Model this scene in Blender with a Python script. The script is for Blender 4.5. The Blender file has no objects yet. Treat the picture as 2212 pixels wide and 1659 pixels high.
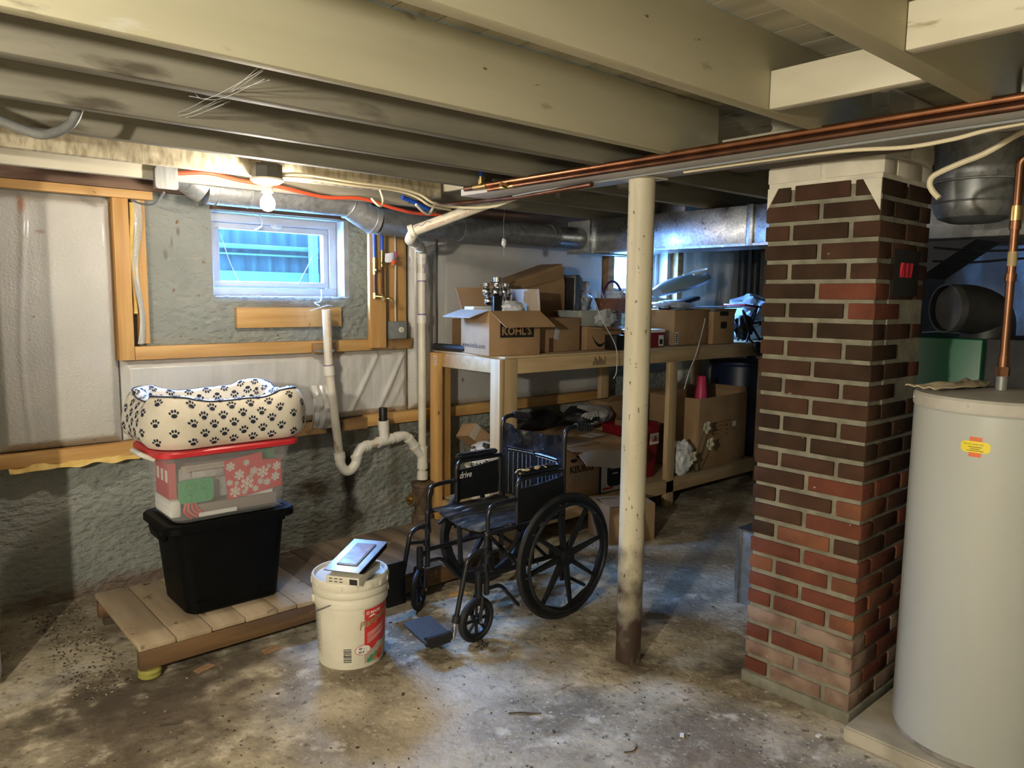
import bpy, bmesh, math, random
from mathutils import Vector, Matrix, noise
R = math.radians
PI = math.pi
rnd = random.Random(7)
scene = bpy.context.scene
COL = scene.collection

# ------------------------------------------------------------------ materials
def _n(nt, t, **kw):
    n = nt.nodes.new(t)
    for k, v in kw.items():
        setattr(n, k, v)
    return n

def mixc(nt, fac, a, b):
    m = _n(nt, 'ShaderNodeMix', data_type='RGBA')
    L = nt.links
    if isinstance(fac, (int, float)): m.inputs[0].default_value = fac
    else: L.new(fac, m.inputs[0])
    for i, c in ((6, a), (7, b)):
        if isinstance(c, (tuple, list)): m.inputs[i].default_value = (*c, 1)
        else: L.new(c, m.inputs[i])
    return m.outputs[2]

def M(name, c1, c2=None, sc=(6, 6, 6), detail=6, lo=.35, hi=.65, rough=.6, metal=0, bump=0, bsc=30, bstretch=(1, 1, 1),
      spots=None, stains=(), alpha=None, emit=None, trans=0, coat=0, voro=None, rrange=None, spec=None, dist=0.001, waves=None):
    m = bpy.data.materials.new(name)
    m.use_nodes = True
    nt = m.node_tree
    L = nt.links
    b = nt.nodes['Principled BSDF']
    out = nt.nodes['Material Output']
    tc = _n(nt, 'ShaderNodeTexCoord').outputs['Object']
    c2 = c2 or c1
    col = None
    if c1 != c2:
        mp = _n(nt, 'ShaderNodeMapping'); mp.inputs['Scale'].default_value = sc
        L.new(tc, mp.inputs[0])
        if voro:
            no = _n(nt, 'ShaderNodeTexVoronoi'); no.inputs['Scale'].default_value = voro
            f = no.outputs['Color']
        else:
            no = _n(nt, 'ShaderNodeTexNoise'); no.inputs['Scale'].default_value = 1; no.inputs['Detail'].default_value = detail
            f = no.outputs[0]
        L.new(mp.outputs[0], no.inputs['Vector'])
        r = _n(nt, 'ShaderNodeValToRGB')
        e = r.color_ramp.elements
        e[0].position = lo; e[0].color = (*c1, 1); e[1].position = hi; e[1].color = (*c2, 1)
        L.new(f, r.inputs[0])
        col = r.outputs[0]
    else:
        col = c1
    def nfac(scale, a, bb, stretch=(1, 1, 1), det=5):
        mp = _n(nt, 'ShaderNodeMapping'); mp.inputs['Scale'].default_value = stretch
        L.new(tc, mp.inputs[0])
        no = _n(nt, 'ShaderNodeTexNoise'); no.inputs['Scale'].default_value = scale; no.inputs['Detail'].default_value = det
        L.new(mp.outputs[0], no.inputs['Vector'])
        mr = _n(nt, 'ShaderNodeMapRange'); mr.inputs[1].default_value = a; mr.inputs[2].default_value = bb
        L.new(no.outputs[0], mr.inputs[0])
        return mr.outputs[0]
    for s in (spots or []):
        c, scale, th, soft, st = s
        col = mixc(nt, nfac(scale, th, th + soft, st), col, c)
    for (cx, cy, cz, rx, ry, rz, c, amt) in stains:
        su = _n(nt, 'ShaderNodeVectorMath', operation='SUBTRACT'); su.inputs[1].default_value = (cx, cy, cz)
        L.new(tc, su.inputs[0])
        dv = _n(nt, 'ShaderNodeVectorMath', operation='DIVIDE'); dv.inputs[1].default_value = (rx, ry, rz)
        L.new(su.outputs[0], dv.inputs[0])
        ln = _n(nt, 'ShaderNodeVectorMath', operation='LENGTH'); L.new(dv.outputs[0], ln.inputs[0])
        nn = nfac(9, .3, .7)
        ad = _n(nt, 'ShaderNodeMath', operation='ADD'); L.new(ln.outputs['Value'], ad.inputs[0])
        ml = _n(nt, 'ShaderNodeMath', operation='MULTIPLY'); ml.inputs[1].default_value = .7; L.new(nn, ml.inputs[0])
        L.new(ml.outputs[0], ad.inputs[1])
        mr = _n(nt, 'ShaderNodeMapRange'); mr.inputs[1].default_value = 1.35; mr.inputs[2].default_value = .6
        mr.inputs[3].default_value = 0; mr.inputs[4].default_value = amt
        L.new(ad.outputs[0], mr.inputs[0])
        col = mixc(nt, mr.outputs[0], col, c)
    if isinstance(col, tuple): b.inputs['Base Color'].default_value = (*col, 1)
    else: L.new(col, b.inputs['Base Color'])
    b.inputs['Roughness'].default_value = rough
    b.inputs['Metallic'].default_value = metal
    if rrange:
        mr = _n(nt, 'ShaderNodeMapRange'); mr.inputs[1].default_value = .3; mr.inputs[2].default_value = .7
        mr.inputs[3].default_value = rrange[0]; mr.inputs[4].default_value = rrange[1]
        L.new(nfac(14, 0, 1), mr.inputs[0]); L.new(mr.outputs[0], b.inputs['Roughness'])
    if spec is not None: b.inputs['Specular IOR Level'].default_value = spec
    if coat: b.inputs['Coat Weight'].default_value = coat; b.inputs['Coat Roughness'].default_value = .15
    if trans: b.inputs['Transmission Weight'].default_value = trans
    if bump:
        bp = _n(nt, 'ShaderNodeBump'); bp.inputs['Strength'].default_value = bump; bp.inputs['Distance'].default_value = dist
        if waves:
            mp = _n(nt, 'ShaderNodeMapping'); mp.inputs['Scale'].default_value = (1, 1, 1); L.new(tc, mp.inputs[0])
            wv = _n(nt, 'ShaderNodeTexWave', bands_direction=waves[0]); wv.inputs['Scale'].default_value = waves[1]
            wv.inputs['Distortion'].default_value = waves[2]; wv.inputs['Detail'].default_value = 3
            L.new(mp.outputs[0], wv.inputs['Vector']); L.new(wv.outputs[1], bp.inputs['Height'])
        else:
            L.new(nfac(bsc, 0, 1, bstretch, 6), bp.inputs['Height'])
        L.new(bp.outputs[0], b.inputs['Normal'])
    if emit:
        b.inputs['Emission Color'].default_value = (*emit[0], 1); b.inputs['Emission Strength'].default_value = emit[1]
    if alpha is not None:
        tr = _n(nt, 'ShaderNodeBsdfTransparent'); mx = _n(nt, 'ShaderNodeMixShader')
        mx.inputs[0].default_value = alpha
        L.new(tr.outputs[0], mx.inputs[1]); L.new(b.outputs[0], mx.inputs[2]); L.new(mx.outputs[0], out.inputs[0])
    return m

CREAM = (.50, .45, .33)
m_joist = M('painted joist wood', (.45, .42, .285), (.53, .495, .355), sc=(1.2, 9, 9), rough=.65, bump=.25, bsc=60, bstretch=(.15, 1, 1),
            spots=[((.22, .18, .12), 9, .69, .09, (.6, 2, 2)), ((.12, .09, .06), 30, .735, .03, (.3, 1, 1)), ((.6, .58, .52), 12, .70, .06, (.3, 1, 1))])
m_joist_dk = M('shade-darkened painted joist wood', (.15, .138, .108), (.27, .25, .195), sc=(1.5, 14, 14), rough=.7, bump=.4, bsc=60, bstretch=(.1, 1, 1),  # darker copy of the joist paint, weak light put into the colour
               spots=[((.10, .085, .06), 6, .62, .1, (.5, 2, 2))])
m_rough = M('rough sawn painted wood', (.32, .27, .18), (.54, .48, .35), sc=(40, 8, 16), detail=6, lo=.36, hi=.58, rough=.75, bump=.6, bsc=60, bstretch=(1.5, 1, .15), dist=.002)
m_block = M('cream painted blocking', (.42, .385, .29), (.51, .475, .37), sc=(3, 3, 8), rough=.6, bump=.3, bsc=40, bstretch=(1, .2, 1),
            spots=[((.22, .16, .09), 9, .68, .05, (1, .4, 2))])
m_sub = M('painted floor boards', (.30, .27, .19), (.46, .42, .30), sc=(9, 1.2, 9), rough=.75, bump=.3, bsc=40,
          spots=[((.07, .05, .03), 7, .64, .08, (1, .5, 1))])
m_dark = M('dark void wood', (.05, .035, .025), (.10, .075, .05), sc=(8, 8, 8), rough=.9)
m_rim = M('brown rim board', (.13, .07, .05), (.24, .15, .10), sc=(3, 9, 20), rough=.85, bump=.4, bsc=40)
m_pine = M('yellow pine', (.50, .27, .085), (.66, .40, .15), sc=(1.5, 7, 24), rough=.55, bump=.15, bsc=50, bstretch=(.2, 1, 1),
           spots=[((.16, .07, .025), 14, .71, .04, (1, 1, 1))])
m_pinev = M('yellow pine upright', (.48, .25, .075), (.66, .39, .14), sc=(24, 12, 1.6), rough=.55, bump=.15, bsc=50, bstretch=(1, 1, .2),
            spots=[((.15, .06, .02), 13, .71, .04, (1, 1, 1))])
m_pined = M('stained pine', (.20, .11, .045), (.46, .27, .11), sc=(3, 7, 12), rough=.6, bump=.2, spots=[((.035, .02, .012), 5, .56, .1, (1, 1, 1))])
m_stud = M('pale shelf lumber', (.44, .31, .16), (.56, .41, .23), sc=(2, 20, 20), rough=.55, bump=.12, bsc=50,
           spots=[((.28, .15, .06), 10, .72, .04, (1, 1, 1))])
m_studv = M('pale shelf post lumber', (.46, .32, .16), (.58, .43, .24), sc=(20, 20, 1.6), rough=.55, bump=.12, bsc=50,
            spots=[((.28, .15, .06), 10, .72, .04, (1, 1, 1))])
m_plat = M('dusty platform boards', (.30, .22, .13), (.46, .36, .24), sc=(12, 1.6, 8), rough=.75, bump=.3, bsc=50, bstretch=(1, .3, 1),
           spots=[((.09, .06, .035), 12, .66, .05, (1, 1, 1))])
m_platd = M('darker platform boards', (.10, .075, .05), (.23, .17, .11), sc=(12, 1.6, 8), rough=.7, bump=.3, bsc=50,
            spots=[((.40, .33, .24), 7, .68, .06, (1, 1, 1))])  # darker tone for the right-hand planks
m_beam = M('platform skirt timber', (.09, .05, .022), (.20, .108, .042), sc=(1.6, 8, 26), rough=.7, bump=.25, bsc=50, bstretch=(.2, 1, 1),
           spots=[((.10, .06, .04), 4, .55, .12, (1, 1, 2))])
DK = (.05, .038, .025)
m_floor = M('stained concrete floor', (.21, .17, .112), (.52, .455, .335), sc=(2.6, 2.6, 2.6), detail=12, lo=.40, hi=.60, rough=.75, bump=.9, bsc=26, dist=.009,
            rrange=(.5, .85),
            spots=[((.11, .085, .052), 3.6, .57, .22, (1, 1, 1)), ((.60, .53, .42), 9, .57, .14, (1, 1, 1)), ((.14, .108, .07), 24, .58, .14, (1, 1, 1)), ((.60, .54, .43), 55, .60, .10, (1, 1, 1)), ((.09, .065, .045), 48, .63, .09, (1, 1, 1)),
                   ((.62, .58, .50), 75, .72, .04, (1, 1, 1))],
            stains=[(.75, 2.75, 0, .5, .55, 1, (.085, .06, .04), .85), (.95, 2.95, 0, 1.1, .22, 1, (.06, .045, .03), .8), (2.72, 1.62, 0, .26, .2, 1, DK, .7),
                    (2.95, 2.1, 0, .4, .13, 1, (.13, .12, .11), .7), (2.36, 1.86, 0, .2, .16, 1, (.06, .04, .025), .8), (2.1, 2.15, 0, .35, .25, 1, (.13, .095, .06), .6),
                    (1.3, 1.9, 0, .5, .4, 1, (.48, .41, .31), .55), (1.9, 1.3, 0, .5, .25, 1, (.22, .16, .11), .6), (4.4, 2.2, 0, 1.5, .8, 1, (.27, .23, .17), .7),
                    (1.62, 2.2, 0, .3, .3, 1, (.46, .40, .31), .5)])
m_wall = M('grey green painted concrete', (.27, .29, .26), (.35, .365, .33), sc=(2.5, 2.5, 2.5), rough=.7, bump=1.0, bsc=22, bstretch=(1, 1, 1.7), dist=.03,
           spots=[((.40, .39, .33), 9, .64, .08, (1, 1, 2)), ((.15, .10, .05), 11, .70, .05, (1, 1, 1.5)), ((.20, .13, .06), 26, .70, .05, (1, 1, 1))],
           stains=[(2.27, 4.1, .33, .075, .3, .36, (.045, .034, .024), 1.0), (2.05, 4.1, .34, .19, .3, .085, (.07, .05, .03), .95), (2.05, 4.1, .62, .05, .3, .25, (.14, .11, .07), .7),
                   (2.6, 4.1, .3, .06, .3, .3, (.16, .13, .08), .6), (1.0, 4.1, .02, 1.2, .3, .07, (.16, .09, .055), .8), (1.24, 4.1, 1.70, .016, .3,   .035, (.12, .09, .05), .5), (1.272, 4.1, 1.76, .012, .3, .04, (.12, .09, .05), .6), (1.305, 4.1, 1.82, .012, .3, .035, (.13, .10, .06), .7),
                   (2.2, 4.1, .1, .4, .3, .12, (.12, .10, .07), .6), (1.9, 4.1, 1.44, .4, .3, .04, (.17, .10, .05), .5)])
m_wallw = M('plain painted concrete', (.46, .45, .41), (.52, .51, .47), sc=(2, 2, 2), rough=.8, bump=.5, bsc=12, dist=.01)
m_foil = M('white insulation facing', (.49, .47, .42), (.57, .55, .50), sc=(3, 3, 3), rough=.28, bump=.8, bsc=85, dist=.006, coat=.3,
           spots=[((.34, .25, .15), 12, .71, .04, (1, 1, 1))],
           stains=[(-.115, 0, 1.13, .022, .2, .055, (.46, .20, .12), .7), (-.05, 0, 1.01, .03, .2, .013, (.36, .22, .16), .8)])
m_foil2 = M('grey white insulation facing', (.50, .49, .47), (.58, .57, .55), sc=(3, 3, 3), rough=.55, bump=.3, bsc=30, dist=.003,
            spots=[((.30, .22, .15), 9, .72, .04, (1, 1, 1))])
m_foilb = M('wrinkled plastic facing', (.56, .545, .50), (.66, .64, .60), sc=(3, 3, 3), rough=.3, bump=.5, bsc=7, bstretch=(2.4, 1, .5), dist=.02, coat=.3)
m_fluff = M('yellow glass wool', (.62, .40, .10), (.75, .56, .2), sc=(20, 20, 20), rough=.9, bump=.8, bsc=90)
m_galv = M('galvanized steel', (.30, .31, .31), (.50, .51, .51), sc=(1, 1, 1), voro=45, lo=0, hi=1, rough=.42, metal=.55, bump=.1, bsc=60, rrange=(.32, .5))
m_galvb = M('bright spangled galvanized steel', (.33, .35, .37), (.56, .58, .60), sc=(1, 1, 1), voro=80, lo=0, hi=1, rough=.32, metal=1, bump=.5, bsc=85, dist=.002, rrange=(.25, .45))
m_galvd = M('dull galvanized steel', (.17, .175, .17), (.28, .285, .28), sc=(1, 1, 1), voro=30, lo=0, hi=1, rough=.45, metal=.55)
m_steelbox = M('plain zinc cover plate', (.20, .205, .20), (.28, .285, .28), sc=(60, 60, 4), rough=.5, metal=.5)
m_pvc = M('cream plastic pipe', (.66, .60, .47), (.76, .71, .58), sc=(8, 8, 8), rough=.35, spots=[((.45, .36, .24), 9, .70, .06, (1, 1, 1))])
m_pvcw = M('white plastic fitting', (.72, .69, .60), (.78, .75, .66), sc=(8, 8, 8), rough=.35)
m_purple = M('purple primer stain', (.22, .15, .32), rough=.5)
m_redink = M('faded red ink', (.55, .22, .15), rough=.6)
m_iron = M('rusty cast iron', (.055, .037, .02), (.15, .10, .055), sc=(18, 18, 18), rough=.75, bump=.5, bsc=60, dist=.002)
m_brass = M('brass', (.55, .40, .18), (.42, .28, .11), sc=(20, 20, 20), rough=.35, metal=1)
m_copper = M('aged copper', (.50, .22, .11), (.30, .13, .07), sc=(10, 10, 10), rough=.36, metal=1)
m_copperm = M('worn copper', (.28, .135, .075), (.17, .085, .05), sc=(14, 14, 6), rough=.42, metal=1)
m_copperd = M('dark copper', (.22, .10, .06), (.12, .06, .04), sc=(10, 10, 10), rough=.45, metal=1)
m_bluep = M('blue tubing', (.02, .10, .55), rough=.35)
m_redc = M('red orange cable sheath', (.80, .10, .035), rough=.45)
m_creamc = M('cream cable sheath', (.66, .58, .40), rough=.5)
m_greyc = M('grey flexible conduit', (.15, .155, .15), (.22, .225, .22), sc=(20, 20, 20), rough=.4)
m_black = M('black plastic', (.005, .0055, .006), (.009, .0095, .010), sc=(10, 10, 10), rough=.45)
m_blackg = M('black enamel steel', (.008, .008, .009), (.016, .016, .018), sc=(15, 15, 15), rough=.28, spots=[((.08, .075, .065), 40, .70, .05, (1, 1, 1))])
m_rubber = M('black rubber', (.007, .007, .0075), (.016, .016, .017), sc=(20, 20, 20), rough=.6)
m_vinyl = M('black vinyl', (.006, .007, .010), (.010, .012, .017), sc=(9, 9, 9), rough=.15, coat=.35, bump=.5, bsc=7, dist=.02)
m_vinyld = M('dusty black vinyl', (.012, .012, .013), (.035, .034, .033), sc=(14, 14, 14), rough=.28, bump=.5, bsc=14, dist=.01,
             spots=[((.26, .25, .22), 22, .62, .08, (.5, 1.6, 1)), ((.17, .13, .07), 6, .58, .1, (1, 1, 1))])
m_stitch = M('pale stitching', (.45, .52, .62), rough=.6)
m_chrome = M('chrome', (.75, .75, .76), rough=.12, metal=1)
m_smoke = M('smoked mirror glass', (.20, .17, .15), rough=.05, metal=1)
m_white = M('white plastic', (.72, .70, .65), rough=.4)
m_porc = M('white porcelain', (.80, .76, .66), rough=.3)
m_bulb = M('glowing bulb glass', (1, .93, .8), rough=.3, emit=((1.0, .89, .74), 205))
m_bucket = M('grubby white bucket plastic', (.64, .60, .49), (.73, .69, .58), sc=(7, 7, 7), rough=.42, spots=[((.26, .21, .13), 17, .70, .05, (1, 1, 1))])
m_lred = M('red label', (.62, .035, .03), rough=.45)
m_lgold = M('tan label lettering', (.36, .27, .13), rough=.5)
m_lwhite = M('white lettering', (.78, .76, .70), rough=.5)
m_lgrey = M('grey printing', (.24, .25, .25), rough=.6)
m_lgreen = M('green print', (.06, .30, .14), rough=.5)
m_ink = M('black print', (.012, .012, .012), rough=.6)
m_card = M('brown cardboard', (.32, .20, .10), (.40, .255, .135), sc=(5, 5, 5), rough=.75)
m_cardl = M('pale inner cardboard', (.38, .32, .26), (.45, .39, .33), sc=(5, 5, 5), rough=.7)
m_cardd = M('dull cardboard', (.23, .145, .07), (.30, .19, .095), sc=(5, 5, 5), rough=.8)
m_tape = M('packing tape', (.36, .22, .10), rough=.25)
m_paper = M('white paper', (.74, .73, .70), rough=.7)
m_bag = M('white carrier bag plastic', (.62, .64, .66), (.74, .75, .76), sc=(7, 7, 7), rough=.35, bump=.6, bsc=14, dist=.02)
m_bagc = M('clear crumpled plastic', (.60, .64, .68), (.78, .80, .82), sc=(9, 9, 9), rough=.25, bump=.7, bsc=20, dist=.02, alpha=.72)
m_tote = M('black tote plastic', (.0018, .002, .0023), (.003, .0034, .004), sc=(8, 8, 8), rough=.5, spec=.12, bump=.15, bsc=120)
m_clear = M('frosted clear tote plastic', (.62, .62, .62), rough=.15, alpha=.14)
m_lid = M('red lid plastic', (.56, .022, .03), (.62, .03, .04), sc=(9, 9, 9), rough=.38)
m_bed = M('cream bed fabric', (.64, .58, .47), (.71, .65, .54), sc=(9, 9, 9), rough=.85, bump=.35, bsc=12, dist=.01)
m_navy = M('navy paw print', (.012, .016, .035), rough=.8)
m_sred = M('red wrapping card', (.55, .03, .04), rough=.55)
m_sgreen = M('green moulded plastic', (.03, .33, .12), rough=.25)
m_sgreen2 = M('dark green card', (.02, .20, .075), rough=.6)
m_ribbon = M('red ribbon', (.65, .06, .05), rough=.5)
m_grayb = M('grey cardboard base', (.25, .20, .17), rough=.8)
m_post = M('cream painted steel post', (.46, .42, .30), (.56, .51, .38), sc=(14, 14, 3), rough=.5, bump=.25, bsc=60,
           spots=[((.14, .105, .06), 55, .655, .05, (1, 1, .6))], stains=[(0, 0, -.05, .35, .35, .66, (.045, .025, .017), 1.0), (.03, 0, .62, .03, .2, .06, (.12, .08, .04), .8)])
m_mort = M('grey mortar', (.15, .14, .10), (.24, .225, .17), sc=(16, 16, 16), rough=.9, bump=.7, bsc=50, dist=.004)
def brick(n, a, b): return M(n, a, b, sc=(9, 9, 9), rough=.85, spec=.15, bump=.6, bsc=45, dist=.003, spots=[((.45, .40, .32), 26, .73, .04, (1, 1, 1))])
m_bk = [brick('dark soot brick', (.028, .016, .0095), (.048, .027, .016)), brick('brown brick', (.046, .023, .014), (.070, .034, .020)),
        brick('red brick', (.10, .033, .020), (.155, .05, .029)), brick('orange brick', (.13, .052, .028), (.20, .08, .042)),
        brick('lime washed brick', (.13, .07, .05), (.27, .19, .14)), brick('white washed brick', (.50, .46, .38), (.62, .58, .48))]
m_mortw = M('white washed mortar', (.50, .46, .38), (.62, .58, .48), sc=(16, 16, 16), rough=.9, bump=.6, bsc=50, dist=.003)
m_mortb = M('black soot and hole shade', (.008, .007, .006), rough=.95)  # flat black for flue soot and for the shade inside holes
m_cloth = M('crimson rag', (.55, .02, .045), (.40, .012, .03), sc=(60, 60, 10), rough=.85)
m_heat = M('white enamel', (.40, .415, .395), (.43, .445, .42), sc=(2, 2, 1), rough=.34, coat=.2, spots=[((.30, .22, .13), 9, .74, .03, (1, 1, 1))])
m_heatc = M('dusty grey enamel cap', (.36, .34, .30), (.48, .46, .41), sc=(9, 9, 9), rough=.5)
m_yellow = M('yellow sticker', (.75, .60, .03), rough=.5)
m_orange = M('orange sticker', (.70, .14, .04), rough=.5)
m_pad = M('dusty concrete pad', (.30, .265, .20), (.44, .39, .30), sc=(7, 7, 7), rough=.85, bump=.5, bsc=30, dist=.004)
m_green = M('green painted cabinet steel', (.012, .105, .05), (.016, .13, .062), sc=(4, 4, 4), rough=.4)
m_soot = M('sooty black steel', (.018, .018, .018), (.04, .04, .038), sc=(8, 8, 8), rough=.5, metal=.3)
m_rag = M('dusty beige rag', (.36, .29, .19), (.46, .38, .26), sc=(20, 20, 20), rough=.9)
m_win = M('white window vinyl', (.48, .47, .47), (.56, .55, .55), sc=(7, 7, 7), rough=.4, spots=[((.40, .38, .36), 14, .70, .05, (1, 1, 1))])
m_glass = M('dusty window glass', (.6, .7, .75), rough=.12, alpha=.05)
m_jamb = M('flaking white reveal paint', (.32, .31, .30), (.44, .43, .42), sc=(9, 9, 9), rough=.6, bump=.5, bsc=24, dist=.004)
m_web = M('cobweb', (.70, .72, .75), rough=.8, alpha=.75)
m_well = M('ribbed window well panel', (.012, .026, .030), (.018, .036, .040), sc=(60, 5, 5), rough=.9, spec=.03)
m_ground = M('pale gravel', (.16, .24, .22), (.24, .34, .30), sc=(20, 20, 20), rough=.9)
m_leaf = M('hedge leaves', (.10, .22, .12), (.34, .48, .36), sc=(14, 14, 14), rough=.7, bump=.8, bsc=20, dist=.05)
m_barrel = M('dark blue barrel plastic', (.008, .016, .05), (.012, .024, .07), sc=(6, 6, 6), rough=.4)
m_pinkp = M('pink plastic', (.70, .05, .16), rough=.4)
m_tub = M('grey blue plastic', (.22, .30, .35), (.28, .36, .41), sc=(6, 6, 6), rough=.3)
m_redbin = M('deep red plastic', (.20, .008, .012), (.24, .01, .016), sc=(6, 6, 6), rough=.4)
m_plum = M('purple handle', (.08, .02, .10), rough=.4)
m_wick = M('brown wicker', (.13, .06, .035), (.22, .10, .06), sc=(60, 60, 60), rough=.7)
m_foam = M('yellow torn foam', (.60, .40, .14), (.36, .22, .07), sc=(40, 40, 40), rough=.9, bump=.6, bsc=80)
m_petal = M('cream petals', (.72, .68, .50), rough=.7)
m_stem = M('dark green stem', (.03, .07, .03), rough=.7)
m_drum = M('cream tub plastic', (.66, .62, .52), rough=.4)
m_chip = M('wood scrap', (.22, .12, .06), (.34, .21, .11), sc=(30, 30, 30), rough=.85)
m_puck = M('yellow plastic puck', (.30, .28, .06), rough=.6)

# ------------------------------------------------------------------ mesh helpers
class MB:
    def __init__(s, M=None):
        s.bm = bmesh.new(); s.M = M or Matrix(); s.mi = 0
    def v(s, p): return s.bm.verts.new(s.M @ Vector(p))
    def f(s, vs):
        try:
            fc = s.bm.faces.new(vs); fc.material_index = s.mi; fc.smooth = True
            return fc
        except ValueError:
            return None
    def poly(s, pts): return s.f([s.v(p) for p in pts])
    def box(s, c, d, m=None, bev=0, seg=2, taper=None):
        m = m or Matrix()
        x, y, z = d[0] / 2, d[1] / 2, d[2] / 2
        vs = []
        for sz in (-1, 1):
            for sx, sy in ((-1, -1), (1, -1), (1, 1), (-1, 1)):
                k = taper if (taper and sz < 0) else 1
                vs.append(s.v(Vector(c) + m @ Vector((sx * x * k, sy * y * k, sz * z))))
        fs = [s.f([vs[i] for i in q]) for q in ((3, 2, 1, 0), (4, 5, 6, 7), (0, 1, 5, 4), (1, 2, 6, 5), (2, 3, 7, 6), (3, 0, 4, 7))]
        if bev:
            es = list({e for f in fs for e in f.edges})
            r = bmesh.ops.bevel(s.bm, geom=es, offset=bev, segments=seg, affect='EDGES', profile=.5)
            for f in r['faces']: f.material_index = s.mi; f.smooth = True
        return s
    def b2(s, x0, x1, y0, y1, z0, z1, bev=0):
        return s.box(((x0 + x1) / 2, (y0 + y1) / 2, (z0 + z1) / 2), (abs(x1 - x0), abs(y1 - y0), abs(z1 - z0)), bev=bev)
    def loft(s, rings, cap0=True, cap1=True, closed=True):
        rv = [[s.v(p) for p in r] for r in rings]
        n = len(rv[0])
        for a, b in zip(rv, rv[1:]):
            for i in range(n if closed else n - 1):
                j = (i + 1) % n
                s.f([a[i], a[j], b[j], b[i]])
        if cap0: s.f(rv[0][::-1])
        if cap1: s.f(rv[-1])
        return s
    def lathe(s, prof, c=(0, 0, 0), n=32, m=None, cap0=True, cap1=True):
        m = m or Matrix()
        rings = []
        for r, z in prof:
            rings.append([Vector(c) + m @ Vector((r * math.cos(2 * PI * i / n), r * math.sin(2 * PI * i / n), z)) for i in range(n)])
        return s.loft(rings, cap0, cap1)
    def cyl(s, p1, p2, r, n=16, r2=None, cap=True):
        p1, p2 = Vector(p1), Vector(p2)
        m = (p2 - p1).to_track_quat('Z', 'Y').to_matrix()
        return s.lathe([(r, 0), (r if r2 is None else r2, (p2 - p1).length)], p1, n, m, cap, cap)
    def tube(s, pts, r, n=10, cap=True):
        pts = [Vector(p) for p in pts]
        t = [(pts[min(i + 1, len(pts) - 1)] - pts[max(i - 1, 0)]).normalized() for i in range(len(pts))]
        up = Vector((0, 0, 1)) if abs(t[0].z) < .9 else Vector((1, 0, 0))
        a = t[0].cross(up).normalized()
        rings = []
        for i, p in enumerate(pts):
            a = (a - t[i] * a.dot(t[i])).normalized()
            b = t[i].cross(a)
            rr = r[i] if isinstance(r, (list, tuple)) else r
            rings.append([p + (a * math.cos(2 * PI * k / n) + b * math.sin(2 * PI * k / n)) * rr for k in range(n)])
        return s.loft(rings, cap, cap)
    def prism(s, poly, ax, a0, a1):
        def P(u, v, w): return {'x': (w, u, v), 'y': (u, w, v), 'z': (u, v, w)}[ax]
        return s.loft([[P(u, v, a0) for u, v in poly], [P(u, v, a1) for u, v in poly]])
    def grid(s, nu, nv, fn, thick=None):
        V = [[s.v(fn(i / nu, j / nv)) for j in range(nv + 1)] for i in range(nu + 1)]
        for i in range(nu):
            for j in range(nv):
                s.f([V[i][j], V[i + 1][j], V[i + 1][j + 1], V[i][j + 1]])
        if thick:
            d = Vector(thick)
            W = [[s.v(Vector(fn(i / nu, j / nv)) + d) for j in range(nv + 1)] for i in range(nu + 1)]
            for i in range(nu):
                for j in range(nv):
                    s.f([W[i][j + 1], W[i + 1][j + 1], W[i + 1][j], W[i][j]])
            for i in range(nu):
                s.f([V[i + 1][0], V[i][0], W[i][0], W[i + 1][0]]); s.f([V[i][nv], V[i + 1][nv], W[i + 1][nv], W[i][nv]])
            for j in range(nv):
                s.f([V[0][j], V[0][j + 1], W[0][j + 1], W[0][j]]); s.f([V[nu][j + 1], V[nu][j], W[nu][j], W[nu][j + 1]])
        return s
    def torus(s, c, R0, r, m=None, n=48, k=10):
        m = m or Matrix()
        rings = []
        for i in range(n):
            a = 2 * PI * i / n
            rings.append([Vector(c) + m @ Vector(((R0 + r * math.cos(2 * PI * q / k)) * math.cos(a), (R0 + r * math.cos(2 * PI * q / k)) * math.sin(a), r * math.sin(2 * PI * q / k))) for q in range(k)])
        rv = [[s.v(p) for p in r_] for r_ in rings]
        for i in range(n):
            for q in range(k):
                s.f([rv[i][q], rv[(i + 1) % n][q], rv[(i + 1) % n][(q + 1) % k], rv[i][(q + 1) % k]])
        return s
    def blob(s, c, d, amp=.25, fr=3, seed=0, sub=3, zmin=None, sharp=False):
        tb = bmesh.new()
        bmesh.ops.create_icosphere(tb, subdivisions=sub, radius=1)
        mp = {}
        for v in tb.verts:
            p = v.co.copy()
            q = p * fr + Vector((seed * 7.1, seed * 3.3, seed))
            k = noise.noise(q) + .5 * noise.noise(q * 2.3)
            if sharp: k = abs(k) * 1.6 - .4
            p *= 1 + amp * k
            w = Vector(c) + Vector((p.x * d[0], p.y * d[1], p.z * d[2]))
            if zmin is not None: w.z = max(w.z, zmin)
            mp[v.index] = s.v(w)
        for f in tb.faces: s.f([mp[v.index] for v in f.verts])
        tb.free()
        return s
    def text(s, string, size, fn, sx=1, bold=0):
        """flat lettering: fn maps (x, y) in metres to a point; origin at the text's left baseline"""
        vs, fs, w = glyphs(string, bold)
        k = size
        V = [s.v(fn(x * k * sx, y * k)) for x, y in vs]
        for q in fs: s.f([V[i] for i in q])
        return w * k * sx
    def build(s, name, mats, parent=None, sharp=35):
        me = bpy.data.meshes.new(name)
        bmesh.ops.recalc_face_normals(s.bm, faces=s.bm.faces)
        if parent is not None:
            s.bm.transform(INV[parent.name])
        s.bm.to_mesh(me); s.bm.free()
        for m in (mats if isinstance(mats, (list, tuple)) else [mats]): me.materials.append(m)
        me.set_sharp_from_angle(angle=R(sharp))
        o = bpy.data.objects.new(name, me)
        COL.objects.link(o)
        if parent is not None:
            o.parent = parent
            INV[o.name] = INV[parent.name]
        else:
            INV[o.name] = Matrix()
        return o
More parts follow.
